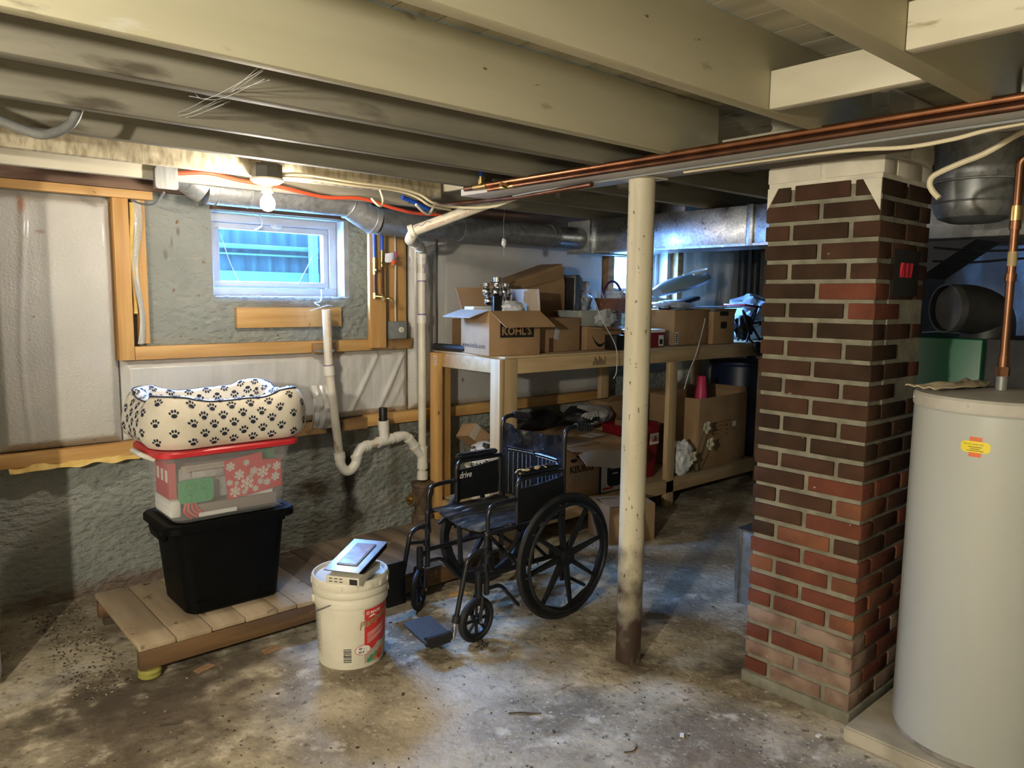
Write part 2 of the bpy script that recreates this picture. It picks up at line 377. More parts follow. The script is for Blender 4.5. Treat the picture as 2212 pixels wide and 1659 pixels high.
    def solo(s, name, mats, label, cat, group=None, sharp=35):
        xs = [v.co for v in s.bm.verts]
        lo = Vector((min(p.x for p in xs), min(p.y for p in xs), min(p.z for p in xs)))
        hi = Vector((max(p.x for p in xs), max(p.y for p in xs), max(p.z for p in xs)))
        c = Vector(((lo.x + hi.x) / 2, (lo.y + hi.y) / 2, lo.z))
        s.bm.transform(Matrix.Translation(-c))
        o = s.build(name, mats, None, sharp)
        o.location = c
        INV[o.name] = Matrix.Translation(-c)
        return tag(o, label, cat, group)

INV = {}
_gl = {}
def glyphs(string, bold=0):
    if (string, bold) in _gl: return _gl[string, bold]
    cu = bpy.data.curves.new('lettering', 'FONT')
    cu.body = string; cu.size = 1; cu.resolution_u = 2; cu.offset = bold
    ob = bpy.data.objects.new('lettering', cu)
    COL.objects.link(ob)
    bpy.context.view_layer.update()
    me = bpy.data.meshes.new_from_object(ob.evaluated_get(bpy.context.evaluated_depsgraph_get()))
    vs = [(v.co.x, v.co.y) for v in me.vertices]
    fs = [tuple(p.vertices) for p in me.polygons]
    w = max(v[0] for v in vs)
    bpy.data.objects.remove(ob); bpy.data.curves.remove(cu); bpy.data.meshes.remove(me)
    _gl[string, bold] = (vs, fs, w)
    return vs, fs, w

def tag(o, label, cat, group=None):
    o['label'] = label; o['category'] = cat
    if group: o['group'] = group
    return o

def thing(name, label, cat, loc, group=None):
    o = bpy.data.objects.new(name, None)
    o.empty_display_size = .05
    COL.objects.link(o)
    o.location = loc
    INV[o.name] = Matrix.Translation(-Vector(loc))
    return tag(o, label, cat, group)

def struct(name, mb, mats, parent=None):
    o = mb.build(name, mats, parent)
    if parent is None: o['kind'] = 'structure'
    return o

def spline(pts, n=8):
    P = [Vector(p) for p in pts]
    P = [P[0] * 2 - P[1]] + P + [P[-1] * 2 - P[-2]]
    out = []
    for i in range(1, len(P) - 2):
        for k in range(n):
            t = k / n
            a, b, c, d = P[i - 1], P[i], P[i + 1], P[i + 2]
            out.append(.5 * ((2 * b) + (c - a) * t + (2 * a - 5 * b + 4 * c - d) * t * t + (3 * b - a - 3 * c + d) * t ** 3))
    out.append(P[-2])
    return out

def fillet(pts, r, n=6):
    P = [Vector(p) for p in pts]
    out = [P[0]]
    for a, b, c in zip(P, P[1:], P[2:]):
        d1, d2 = (a - b), (c - b)
        k = min(r, d1.length * .49, d2.length * .49)
        p, q = b + d1.normalized() * k, b + d2.normalized() * k
        for i in range(n + 1):
            t = i / n
            out.append(p * (1 - t) ** 2 + b * 2 * t * (1 - t) + q * t * t)
    out.append(P[-1])
    return out

def rrect(w, d, r, n=5, cx=0, cy=0):
    out = []
    for sx, sy, a0 in ((1, 1, 0), (-1, 1, 90), (-1, -1, 180), (1, -1, 270)):
        for i in range(n + 1):
            a = R(a0 + 90 * i / n)
            out.append((cx + sx * (w / 2 - r) + r * math.cos(a), cy + sy * (d / 2 - r) + r * math.sin(a)))
    return out

def rotz(a, o=(0, 0, 0)): return Matrix.Translation(o) @ Matrix.Rotation(a, 4, 'Z')
SKY, LAMP2, EXPO = 78.0, 88, 1.72
# ------------------------------------------------------------------ camera
F_PX = 1625.1313
cam = bpy.data.cameras.new('camera')
cam.sensor_fit = 'HORIZONTAL'; cam.sensor_width = 36; cam.lens = 36 * F_PX / 2212
cam.clip_start = .05
co = bpy.data.objects.new('camera', cam); COL.objects.link(co)
yaw, pitch, roll = R(48.63159), R(6.54742), R(.65353)
Fv = Vector((math.cos(yaw) * math.cos(pitch), math.sin(yaw) * math.cos(pitch), -math.sin(pitch)))
rv = Vector((math.sin(yaw), -math.cos(yaw), 0)); uv = rv.cross(Fv)
r2 = rv * math.cos(roll) + uv * math.sin(roll); u2 = uv * math.cos(roll) - rv * math.sin(roll)
co.matrix_world = Matrix(((r2.x, u2.x, -Fv.x, 0), (r2.y, u2.y, -Fv.y, 0), (r2.z, u2.z, -Fv.z, 1.5), (0, 0, 0, 1)))
scene.camera = co

# ------------------------------------------------------------------ the setting
X0, X1, Y0, YW = -2.4, 8.2, -2.6, 4.10
H = 2.20
mb = MB(); mb.b2(X0 - .2, X1 + .2, Y0 - .2, YW + .25, -.12, 0)
struct('floor', mb, m_floor)

mb = MB()                                     # subfloor boards laid across the joists
x = X0
while x < X1:
    w = rnd.uniform(.13, .15)
    mb.b2(x + .0025, x + w - .0025, Y0 - .1, YW + .25, H, H + .02)
    x += w
mb.mi = 1
mb.b2(X0 - .2, X1 + .2, Y0 - .2, YW + .25, H + .02, H + .06)
struct('ceiling', mb, [m_sub, m_dark])

WIN1 = (1.475, 2.292, 1.495, 1.94)
WIN2 = (4.63, 5.44, 1.51, 1.93)
mb = MB()
xs = [X0 - .2, WIN1[0], WIN1[1], WIN2[0], WIN2[1], X1 + .2]
for i in range(5):
    if i in (1, 3):
        w = WIN1 if i == 1 else WIN2
        mb.b2(xs[i], xs[i + 1], YW, YW + .22, 0, w[2]); mb.b2(xs[i], xs[i + 1], YW, YW + .22, w[3], H)
    else:
        mb.b2(xs[i], xs[i + 1], YW, YW + .22, 0, H)
struct('wall_back', mb, m_wall)
mb = MB(); mb.b2(X1, X1 + .2, Y0 - .2, YW, 0, H); struct('wall_right', mb, m_wall)
mb = MB(); mb.b2(X0 - .2, X0, Y0 - .2, YW, 0, H); struct('wall_left', mb, m_wallw)
mb = MB(); mb.b2(X0, X1, Y0 - .2, Y0, 0, H); struct('wall_front', mb, m_wallw)

def window(name, w, y, bord, sash, latch):
    x0, x1, z0, z1 = w
    mb = MB()
    def ring(a0, a1, b0, b1, t, ya, yb):
        mb.b2(a0, a1, ya, yb, b0, b0 + t, .003); mb.b2(a0, a1, ya, yb, b1 - t, b1, .003)
        mb.b2(a0, a0 + t, ya, yb, b0 + t, b1 - t, .003); mb.b2(a1 - t, a1, ya, yb, b0 + t, b1 - t, .003)
    ring(x0, x1 - .035, z0, z1, bord, y - .005, y + .06)
    o = struct(name, mb, m_win)
    mb = MB()
    ring(x0 + bord + .003, x1 - .035 - bord - .003, z0 + bord + .003, z1 - bord - .003, sash, y + .008, y + .05)
    mb.build('sash', m_win, o)
    mb = MB()
    mb.b2(x0 + bord + sash, x1 - .035 - bord - sash, y + .026, y + .03, z0 + bord + sash, z1 - bord - sash)
    mb.build('pane', m_glass, o)
    mb = MB(); mb.b2(x1 - .034, x1 - .001, YW + .002, y + .06, z0, z1)
    mb.build('reveal', m_jamb, o)
    if latch:
        mb = MB()
        cx = (x0 + x1) / 2 + .0
        mb.lathe([(.001, 0), (.034, 0), (.034, .006), (.03, .01), (.001, .011)], (cx, y + .006, z1 - bord + .0), 24,
                 Matrix.Rotation(R(90), 3, 'X') @ Matrix.Diagonal((1, .55, 1)))
        mb.lathe([(.001, .01), (.02, .01), (.018, .016), (.001, .017)], (cx, y + .006, z1 - bord), 20, Matrix.Rotation(R(90), 3, 'X') @ Matrix.Diagonal((1, .55, 1)))
        mb.build('latch', m_win, o)
    return o
window('window_1', WIN1, YW + .10, .045, .032, True)
window('window_2', WIN2, YW + .10, .045, .035, False)

mb = MB(); mb.b2(X0 - .2, X1 + .2, YW, YW + .25, H + .065, 7.5)
struct('wall_exterior', mb, m_wallw)
# outside the glass
m_well2 = M('pale window well trim', (.026, .055, .052), (.036, .07, .064), sc=(8, 8, 8), rough=.8, spec=.03)
t = thing('window_well', 'ribbed blue-lit window well with cross rail outside the small window with the bulb', 'window well', (1.9, 4.9, 0))
mb = MB()
n = 44
def wellfn(u, v): return (1.0 + 2.4 * u, 5.0 + .012 * math.sin(u * 150), 1.1 + .93 * v)
mb.grid(160, 2, wellfn, thick=(0, .02, 0)); mb.build('panel', m_well, t)
mb = MB(); mb.b2(1.0, 3.3, 4.93, 4.985, 1.80, 1.83, .004); mb.b2(1.0, 3.3, 4.95, 4.985, 1.76, 1.772); mb.build('rail', m_well2, t)
mb = MB(); mb.b2(2.43, 2.47, 4.85, 4.92, 1.1, 2.03, .004); mb.b2(2.51, 2.53, 4.85, 4.92, 1.1, 2.03, .004); mb.build('upright', m_well2, t)
mb = MB(); mb.b2(1.0, 3.3, 4.96, 4.99, 1.46, 1.655, .002); mb.build('base_strip', m_well2, t)
mb = MB(); mb.b2(.9, 3.5, 4.32, 5.2, 1.30, 1.46); t2 = mb.solo('gravel_ledge', m_ground, 'pale gravel at the foot of the window well outside', 'gravel')
t2['kind'] = 'structure'
mb = MB(); mb.b2(4.0, 9.5, 4.32, 9.5, 1.30, 1.42)
o = mb.solo('yard_ground', m_ground, 'pale yard ground outside the window behind the post', 'ground'); o['kind'] = 'structure'
mb = MB(); mb.blob((6.9, 6.9, 1.75), (2.2, .6, .55), .35, 4, 3, 4, 1.42)
mb.solo('hedge', m_leaf, 'green hedge seen through the window behind the post', 'hedge')
mb = MB(); mb.b2(5.2, 8.2, 6.05, 6.1, 1.80, 1.88); mb.b2(5.6, 5.68, 6.05, 6.1, 1.42, 1.80); mb.b2(7.6, 7.68, 6.05, 6.1, 1.42, 1.80)
mb.solo('garden_rail', m_win, 'white rail outside the window behind the post', 'rail')

# ------------------------------------------------------------------ joists
ZJ = 2.0
def joist(x0, x1, y0, y1, mat, label, z0=ZJ, notch=None):
    mb = MB(); mb.b2(x0, x1, y0, y1, z0, H - .002, .003)
    return mb.solo('ceiling_joist', mat, label, 'joist', 'ceiling joists')
joist(X0 + .01, 2.52, 0.6695, 0.7214, m_joist, 'broad cream ceiling joist nearest the camera, at the top right corner')
joist(X0 + .01, 2.47, 1.103, 1.146, m_joist, 'broad cream ceiling joist ending at the short block, second from the camera')
joist(X0 + .01, 2.44, 1.641, 1.683, m_joist, 'cream ceiling joist with a long crack near its right end')
joist(X0 + .01, 2.50, 1.947, 1.999, m_joist_dk, 'shade-darkened ceiling joist with frayed white lower edge, next beyond the cracked joist')
joist(X0 + .01, 2.50, 2.362, 2.405, m_joist_dk, 'shade-darkened ceiling joist behind the looping grey conduit')
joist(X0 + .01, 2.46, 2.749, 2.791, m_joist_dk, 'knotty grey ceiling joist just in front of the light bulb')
joist(X0 + .01, 2.30, 3.173, 3.216, m_rough, 'rough-sawn cream ceiling joist carrying the bulb fitting')
joist(X0 + .01, 2.62, 3.593, 3.631, m_block, 'smooth cream ceiling joist behind the square metal box')
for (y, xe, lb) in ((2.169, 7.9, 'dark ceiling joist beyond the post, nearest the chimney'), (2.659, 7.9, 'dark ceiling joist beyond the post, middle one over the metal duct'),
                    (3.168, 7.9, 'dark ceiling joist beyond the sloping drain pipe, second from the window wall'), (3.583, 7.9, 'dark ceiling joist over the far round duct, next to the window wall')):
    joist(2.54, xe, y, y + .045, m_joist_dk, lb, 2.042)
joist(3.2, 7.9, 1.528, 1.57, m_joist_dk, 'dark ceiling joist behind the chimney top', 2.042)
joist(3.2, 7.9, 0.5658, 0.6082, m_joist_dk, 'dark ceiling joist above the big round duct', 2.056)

def block(x0, x1, y0, y1, z0, z1, label, mat=m_block):
    mb = MB(); mb.b2(x0, x1, y0, y1, z0, z1, .003)
    return mb.solo('blocking_board', mat, label, 'board', 'blocking between joists')
block(1.864, 1.902, 0.7233, 1.102, ZJ + .002, 2.1, 'bright cream blocking board between the two nearest joists')
block(1.631, 1.669, -0.1886, 0.6686, ZJ + .002, 2.096, 'bright cream blocking board at the top right corner of the picture')
block(2.46, 2.49, 1.148, 1.639, ZJ + .002, 2.085, 'cream blocking board above the copper pipes, right of the cracked joist')
block(2.53, 2.56, 0.7355, 1.094, ZJ + .002, 2.094, 'shaded blocking board above the chimney front')
block(2.46, 2.49, 1.685, 1.945, ZJ + .002, 2.085, 'cream blocking board above the copper pipes, left of the cracked joist end')
block(2.34, 2.37, 0.1886, 0.6601, ZJ + .002, 2.113, 'cream blocking board right of the nearest joist, above the big round duct')
block(2.47, 2.5, 2.424, 2.744, ZJ + .002, 2.104, 'pale blocking board behind the capped copper pipe end')
block(2.31, 2.34, 2.829, 3.168, ZJ + .03, 2.16, 'cream blocking board beside the sloping drain pipe top')

mb = MB(); mb.b2(2.186, 2.42, Y0 + .02, 2.86, 1.968, ZJ - .001, .003)
mb.solo('ceiling_girder', M('pale painted girder plank', (.36, .34, .31), (.47, .45, .42), sc=(12, 1.5, 9), rough=.6, bump=.2, bsc=40),
        'long pale girder plank under the joists, above the copper pipes', 'beam')
mb = MB(); mb.b2(2.425, 2.555, 1.0, 1.62, 1.975, 1.999, .002)
mb.solo('trim_board', m_dark, 'dark board above the chimney top', 'board')

mb = MB(); mb.b2(X0 + .01, 1.47, 4.06, 4.098, 2.005, H - .005); mb.b2(1.47, 2.70, 4.06, 4.098, 1.945, H - .005); mb.b2(2.70, X1 - .01, 4.06, 4.098, 2.005, H - .005)
mb.solo('rim_board', m_rim, 'dark brown rim board along the top of the window wall', 'board')

# ------------------------------------------------------------------ wall boards
def board(name, x0, x1, y0, y1, z0, z1, mat, label, grp='pine boards on the window wall'):
    mb = MB(); mb.b2(x0, x1, y0, y1, z0, z1, .002)
    return mb.solo(name, mat, label, 'board', grp)
board('wall_stud', .985, 1.055, 4.03, 4.098, 1.17, 1.995, m_pinev, 'yellow pine upright at the edge of the left white insulation')
board('wall_stud', 1.085, 1.135, 4.05, 4.098, 1.25, 2.0, m_pinev, 'yellow pine upright beside the bare grey concrete, left of the window')
board('sill_board', 1.057, 2.40, 4.03, 4.098, 1.17, 1.237, m_pine, 'long yellow pine rail below the window, above the insulation')
board('sill_board', 2.40, 2.70, 4.035, 4.098, 1.17, 1.237, m_pined, 'short stained pine rail below the grey outlet box')
board('nailing_board', 1.585, 2.215, 4.065, 4.098, 1.318, 1.43, m_pine, 'single pine board fixed under the window sill behind the drain pipe')
board('pipe_block', 2.0, 2.14, 4.0, 4.029, 1.165, 1.225, m_pined, 'small blackened block behind the pipe strap')
board('wall_stud', 2.372, 2.485, 4.0, 4.029, 1.185, 1.95, m_pinev, 'yellow pine upright behind the blue pipes right of the window')
board('wall_stud', 2.54, 2.665, 4.05, 4.098, 1.24, 1.95, m_pinev, 'wide pine upright carrying the grey outlet box')
board('top_plate', .46, 1.16, 4.0, 4.06, 1.955, 1.995, m_pine, 'pine top plate over the left white insulation')
board('ledger_board', .46, 1.30, 4.02, 4.098, .70, .762, m_pine, 'yellow pine ledger under the left white insulation')
board('ledger_board', 1.30, 2.36, 4.02, 4.098, .69, .755, m_pined, 'blackened ledger behind the dog bed and drain pipe')
board('ledger_board', 2.36, 4.60, 4.02, 4.098, .70, .768, m_pine, 'pine ledger running behind the wooden shelf')
board('window_post', 4.555, 4.625, 4.03, 4.098, 1.2, 2.0, m_pined, 'brown upright left of the far window')
board('window_post', 5.46, 5.535, 4.03, 4.098, 1.2, 2.0, m_pined, 'brown upright right of the far window')

# ------------------------------------------------------------------ insulation blankets
def wrinkle(a, f, seed, vert=1.0):
    return lambda x, z: a * (noise.noise(Vector((x * f, z * f * vert, seed))) + .5 * noise.noise(Vector((x * f * 2.7, z * f * 2.7 * vert, seed + 4))))
def blanket(x0, x1, z0, z1, yf, yb, fn, mat, label, nx=60, nz=40, extra=None):
    mb = MB()
    def P(u, v):
        x, z = x0 + (x1 - x0) * u, z0 + (z1 - z0) * v
        e = min(1, min(u, 1 - u) * (x1 - x0) / .04, min(v, 1 - v) * (z1 - z0) / .04)
        d = fn(x, z) + (extra(x, z) if extra else 0)
        return (x, min(yb - .002, yf + (1 - e) * (yb - yf) * .8 - d * e), z)
    mb.grid(nx, nz, P)
    mb.prism([(x0, z0), (x1, z0), (x1, z1), (x0, z1)], 'y', yb - .004, yb)
    return mb.solo('insulation_blanket', mat, label, 'insulation', 'insulation on the window wall', sharp=60)
blanket(.47, .99, .765, 1.955, 4.035, 4.098, wrinkle(.007, 4, 1, .5), m_foil, 'shiny white insulation blanket left of the pine uprights', 70, 90,
        lambda x, z: .008 * math.exp(-((x - .60 - .02 * math.sin(z * 4)) / .012) ** 2) - .004 * math.exp(-((x - .68) / .03) ** 2))
def folds(x, z):
    t = (x - 2.25) * .8 + (1.17 - z) * .45
    k = max(0, noise.noise(Vector((t * 26, z * 2.2 + x, 2)))) ** 1.3
    return .030 * k * math.exp(-((x - 2.42 - (z - .95) * .4) / .22) ** 2)
blanket(1.0, 2.69, .765, 1.167, 4.05, 4.098, wrinkle(.012, 5, 9, .6), m_foilb, 'wrinkled white insulation blanket below the window', 170, 60, folds)
blanket(2.70, 2.93, .772, 1.93, 4.05, 4.098, wrinkle(.01, 6, 15, .5), m_foil, 'narrow white insulation strip behind the vertical drain pipe', 30, 90)
blanket(2.94, 4.55, .772, 1.96, 4.06, 4.098, wrinkle(.006, 2.5, 22, .7), m_foil2, 'smooth grey-white insulation above and behind the wooden shelf', 80, 60)
blanket(5.54, 7.6, .75, 1.99, 4.04, 4.098, wrinkle(.03, 3.5, 31, .25), m_foilb, 'draped grey plastic right of the far window', 140, 40)
mb = MB()
def P(u, v): return (X1 - .06 - .03 * noise.noise(Vector((u * 9, v * 2, 5))), 1.4 + 2.2 * u, .8 + 1.25 * v)
mb.grid(70, 40, P, thick=(.02, 0, 0))
mb.solo('insulation_blanket', M('dim grey facing', (.22, .215, .205), (.30, .29, .28), sc=(3, 3, 3), rough=.35, bump=.5, bsc=9, dist=.02), 'pale draped insulation on the far wall behind the furnace', 'insulation', 'insulation on the far wall')
# loose glass wool edges
mb = MB()
mb.tube([(1.068 + .006 * math.sin(z * 14), 4.045, z) for z in [1.40 + .03 * i for i in range(19)]], .011, 8)
o = mb.solo('insulation_strip', m_fluff, 'yellow glass wool strip between the two left uprights', 'insulation')
mb = MB()
mb.grid(3, 40, lambda u, v: (1.072 + .03 * u + .012 * math.sin(v * 9), 4.034 - .012 * math.sin(u * 3 + v * 5), 1.25 + .70 * v), thick=(0, .004, 0))
mb.solo('paper_facing', m_foil, 'torn white facing hanging between the two left uprights', 'insulation')
mb = MB()
mb.grid(50, 3, lambda u, v: (.50 + .55 * u, 4.0 + .02 * v + .01 * math.sin(u * 22), .68 + .02 * v - .014 * noise.noise(Vector((u * 7, 0, 3)))), thick=(0, .006, .008))
mb.solo('insulation_strip', m_fluff, 'yellow torn insulation edge under the left ledger', 'insulation')
mb = MB()
mb.grid(14, 22, lambda u, v: (1.98 + .16 * u, 4.02 - .05 * math.sin(v * 3) - .02 * noise.noise(Vector((u * 6, v * 6, 8))), .72 + .26 * v), thick=(0, .006, 0))
mb.solo('paper_facing', m_foilb, 'crumpled torn facing hanging behind the dog bed corner', 'insulation')
# plastic drape at the left picture edge
mb = MB()
mb.grid(20, 60, lambda u, v: (.34 + .085 * u + .008 * math.sin(u * 9 + v * 2) * (1 - v), 3.33 + .69 * u, .015 + 1.97 * v), thick=(-.05, 0, 0))
mb.solo('plastic_drape', m_foil2, 'pale plastic drape hanging at the left edge of the picture', 'plastic sheet')
# ------------------------------------------------------------------ bulb fitting
LX, LY = 1.358, 3.112
t = thing('bulb_fitting', 'bare lit bulb in a white porcelain lampholder on the rough-sawn joist', 'light', (LX, LY, 1.89))
mb = MB()
oct_ = [(.062 * math.cos(R(22.5 + 45 * i)), .062 * math.sin(R(22.5 + 45 * i))) for i in range(8)]
mb.loft([[(LX + a, LY + b, z) for a, b in oct_] for z in (1.983, 2.042)])
mb.b2(LX - .01, LX + .01, LY + .055, 3.172, 1.985, 2.015)
mb.build('metal_box', M('dark grey box steel', (.09, .088, .08), rough=.5, metal=.6), t)
mb = MB(); mb.lathe([(.005, .012), (.068, .012), (.068, .004), (.05, -.008), (.026, -.012), (.005, -.012)], (LX, LY, 1.9715), 32); mb.build('lampholder', m_porc, t)
mb = MB(); mb.lathe([(.024, 0), (.024, -.012), (.021, -.015), (.024, -.018), (.024, -.034), (.004, -.034)], (LX, LY, 1.961), 24); mb.build('socket', m_porc, t)
mb = MB(); mb.lathe([(.003, -.0), (.014, -.001), (.016, -.016), (.028, -.034), (.031, -.050), (.027, -.068), (.016, -.078), (.003, -.081)], (LX, LY, 1.931), 20, None, False, False)
mb.build('bulb', m_bulb, t)

# ------------------------------------------------------------------ electrical
t = thing('junction_box', 'square galvanized cover box on the smooth cream joist, left of the bulb', 'junction box', (1.09, 3.574, 1.957))
mb = MB(); mb.b2(1.045, 1.132, 3.548, 3.592, 1.96, 2.05, .004); mb.build('box', m_steelbox, t)
mb = MB()
mb.prism([(a + 1.0885, b + 2.005) for a, b in rrect(.096, .098, .012)], 'y', 3.541, 3.547)
for sx in (-1, 1):
    for sz in (-1, 1):
        mb.box((1.0885 + sx * .041, 3.540, 2.005 + sz * .041), (.012, .003, .004), Matrix.Rotation(R(45 * sx * sz), 3, 'Y'))
mb.build('cover_plate', m_steelbox, t)

def cable(name, pts, r, mat, label, cat='cable', n=8, grp=None, k=8):
    mb = MB(); mb.tube(spline(pts, k), r, n)
    return mb.solo(name, mat, label, cat, grp)
cable('electric_cable', [(1.132, 3.56, 2.03), (1.267, 3.536, 2.045), (1.414, 3.536, 2.028), (1.596, 3.527, 2.017), (1.839, 3.536, 1.992), (2.05, 3.536, 2.005), (2.248, 3.536, 1.972), (2.395, 3.536, 1.957), (2.565, 3.546, 1.962)],
      .009, m_redc, 'red-orange cable sagging past the bulb from the metal box')
cable('electric_cable', [(LX + .06, 3.112, 2.01), (1.556, 3.161, 2.028), (1.792, 3.161, 2.021), (2.027, 3.161, 2.019), (2.15, 3.15, 2), (2.225, 3.131, 1.962), (2.357, 3.15, 1.957), (2.48, 3.0, 1.955), (2.50, 2.80, 1.985)],
      .007, m_creamc, 'upper cream cable stapled along the rough-sawn joist right of the bulb')
cable('electric_cable', [(LX + .06, 3.12, 2.0), (1.556, 3.161, 2.011), (1.792, 3.161, 2.007), (2.027, 3.161, 2.005), (2.131, 3.15, 1.986), (2.207, 3.131, 1.948), (2.357, 3.168, 1.943)],
      .006, m_creamc, 'lower cream cable stapled along the rough-sawn joist right of the bulb')
cable('electric_cable', [(1.933, 3.159, 2), (1.943, 3.15, 1.957), (1.928, 3.14, 1.924), (1.905, 3.14, 1.929), (1.886, 3.159, 1.957)], .005, m_creamc, 'short cream cable hook hanging below the rough-sawn joist')
cable('electric_cable', [(2.169, 3.206, 1.957), (2.225, 3.225, 1.929), (2.282, 3.253, 1.924), (2.32, 3.272, 1.957), (2.357, 3.3, 1.99)], .007, m_white, 'white looping cable end above the sloping drain pipe')
cable('electric_cable', [(2.32, 1.7, 1.962), (2.32, 1.543, 1.963), (2.32, 1.237, 1.962), (2.32, 1.073, 1.955), (2.32, .926, 1.943), (2.32, .805, 1.948), (2.32, .717, 1.960), (2.30, .60, 1.962)],
      .006, m_creamc, 'cream cable drooping under the girder above the chimney')
cable('electric_cable', [(2.56, .70, 1.99), (2.6, .741, 1.985), (2.6, .81, 1.948), (2.6, .884, 1.924), (2.6, .948, 1.899), (2.6, .962, 1.876), (2.6, .953, 1.851), (2.6, .932, 1.826)],
      .009, m_creamc, 'cut cream cable end curling in front of the big round duct')
cable('electric_cable', [(2.27, .3, 1.963), (2.27, .8, 1.963), (2.27, 1.3, 1.963), (2.28, 1.9, 1.963), (2.30, 2.5, 1.962), (2.40, 2.9, 1.962)], .004, m_lgrey, 'thin grey cable along the underside of the girder')
mb = MB()
cable('flexible_conduit', [(.20, 2.5, 2.05), (.352, 2.5, 2.116), (.427, 2.5, 2.122), (.493, 2.5, 2.111), (.532, 2.5, 2.068), (.536, 2.5, 2.03), (.51, 2.5, 1.975), (.451, 2.5, 1.94), (.396, 2.5, 1.945), (.30, 2.5, 1.975), (.15, 2.5, 2.02)],
      .0135, m_greyc, 'grey flexible conduit looping down at the top left corner', 'conduit', 12)
cable('electric_cable', [(1.009, 3.8, 1.924), (1.047, 3.753, 1.905), (1.075, 3.678, 1.905), (1.094, 3.602, 1.948)], .005, m_lgrey, 'grey cable drooping from the square metal box to the left uprights')

t = thing('outlet_box', 'grey metal outlet box with a round socket on the wide pine upright', 'outlet box', (2.575, 4.05, 1.235))
mb = MB(); mb.b2(2.515, 2.637, 4.0, 4.049, 1.235, 1.345, .006); mb.build('box', M('grey painted steel', (.17, .18, .17), (.23, .24, .22), sc=(20, 20, 20), rough=.45), t)
mb = MB(); mb.b2(2.538, 2.632, 3.994, 3.999, 1.24, 1.34, .002); mb.build('cover_plate', M('grey cover steel', (.20, .21, .20), rough=.4), t)
mb = MB(); mb.cyl((2.588, 3.9935, 1.293), (2.588, 3.986, 1.293), .017, 24)
mb.mi = 1; mb.b2(2.582, 2.585, 3.985, 3.9865, 1.29, 1.30); mb.b2(2.591, 2.594, 3.985, 3.9865, 1.29, 1.30); mb.b2(2.585, 2.591, 3.985, 3.9865, 1.281, 1.286)
mb.build('socket', [m_porc, m_ink], t)
cable('electric_cable', [(2.575, 4.035, 1.346), (2.57, 4.03, 1.5), (2.58, 4.04, 1.7), (2.575, 4.04, 1.93)], .006, m_creamc, 'cream cable running up from the grey outlet box')

# ------------------------------------------------------------------ ducts
def ringed(mb, c, d, r, k=.004):
    c, d = Vector(c), Vector(d).normalized()
    mb.torus(c, r + .001, k, d.to_track_quat('Z', 'Y').to_matrix(), 32, 6)
t = thing('round_duct', 'long round galvanized duct running along the window wall above the window', 'duct', (2.6, 3.92, 1.86))
YD = 3.74
mb = MB(); mb.tube([(1.32, YD, 2.0), (2.075, YD, 2.0)], .072, 28); ringed(mb, (1.367, YD, 2.0), (1, 0, 0), .072); ringed(mb, (1.53, YD, 2.0), (1, 0, 0), .072, .002); mb.build('pipe', m_galv, t)
mb = MB(); mb.tube(fillet([(1.13, YD - .02, 2.13), (1.20, YD, 2.065), (1.32, YD, 2.0)], .08), .0725, 28); ringed(mb, (1.254, YD, 2.04), (1, 0, -.55), .0725); mb.build('elbow', m_galv, t)
mb = MB(); mb.tube([(2.075, YD, 2.0), (2.13, YD, 1.972), (2.207, YD - .01, 1.929), (2.263, YD - .02, 1.915)], .0735, 28)
ringed(mb, (2.093, YD, 1.99), (1, 0, -.45), .0735); ringed(mb, (2.225, YD - .012, 1.922), (1, 0, -.25), .0735); mb.build('elbow', m_galv, t)
mb = MB(); mb.tube([(2.263, YD - .02, 1.915), (3.2, YD - .02, 1.915), (3.64, YD - .03, 1.915)], .0725, 28); ringed(mb, (2.83, YD - .02, 1.915), (1, 0, 0), .0725, .002); ringed(mb, (3.58, YD - .03, 1.915), (1, 0, 0), .0725, .003); mb.build('pipe', m_galvd, t)
mb = MB(); mb.tube([(3.64, YD - .03, 1.915), (3.862, YD - .04, 1.915)], [.0745, .0755], 24); mb.build('collar', m_galvb, t)

t = thing('rectangular_duct', 'large rectangular spangled galvanized duct crossing behind the post', 'duct', (4.07, 3.0, 1.81))
mb = MB(); mb.b2(3.87, 4.27, 3.58, 3.815, 1.815, 2.036, .002); mb.build('end_section', m_galv, t)
mb = MB(); mb.b2(3.87, 4.27, 2.39, 3.578, 1.815, 2.036, .002); mb.build('main_section', m_galvb, t)
mb = MB(); mb.b2(3.856, 4.28, 2.347, 2.388, 1.806, 2.040, .003); mb.build('joint_cleat', m_galvb, t)
mb = MB(); mb.b2(3.87, 4.27, 1.77, 2.345, 1.815, 2.036, .002); mb.build('near_section', m_galvb, t)
mb = MB(); mb.b2(3.856, 4.28, 3.566, 3.592, 1.808, 2.039, .003); mb.build('joint_cleat', m_galvb, t)
mb = MB(); mb.b2(3.862, 3.869, 1.77, 3.81, 1.808, 1.822); mb.build('bottom_seam', m_galvb, t)
mb = MB(); mb.b2(4.05, 4.30, 2.95, 3.15, 2.042, H - .002, .004); mb.solo('duct_boot', m_galvb, 'short galvanized boot rising above the rectangular duct', 'duct')

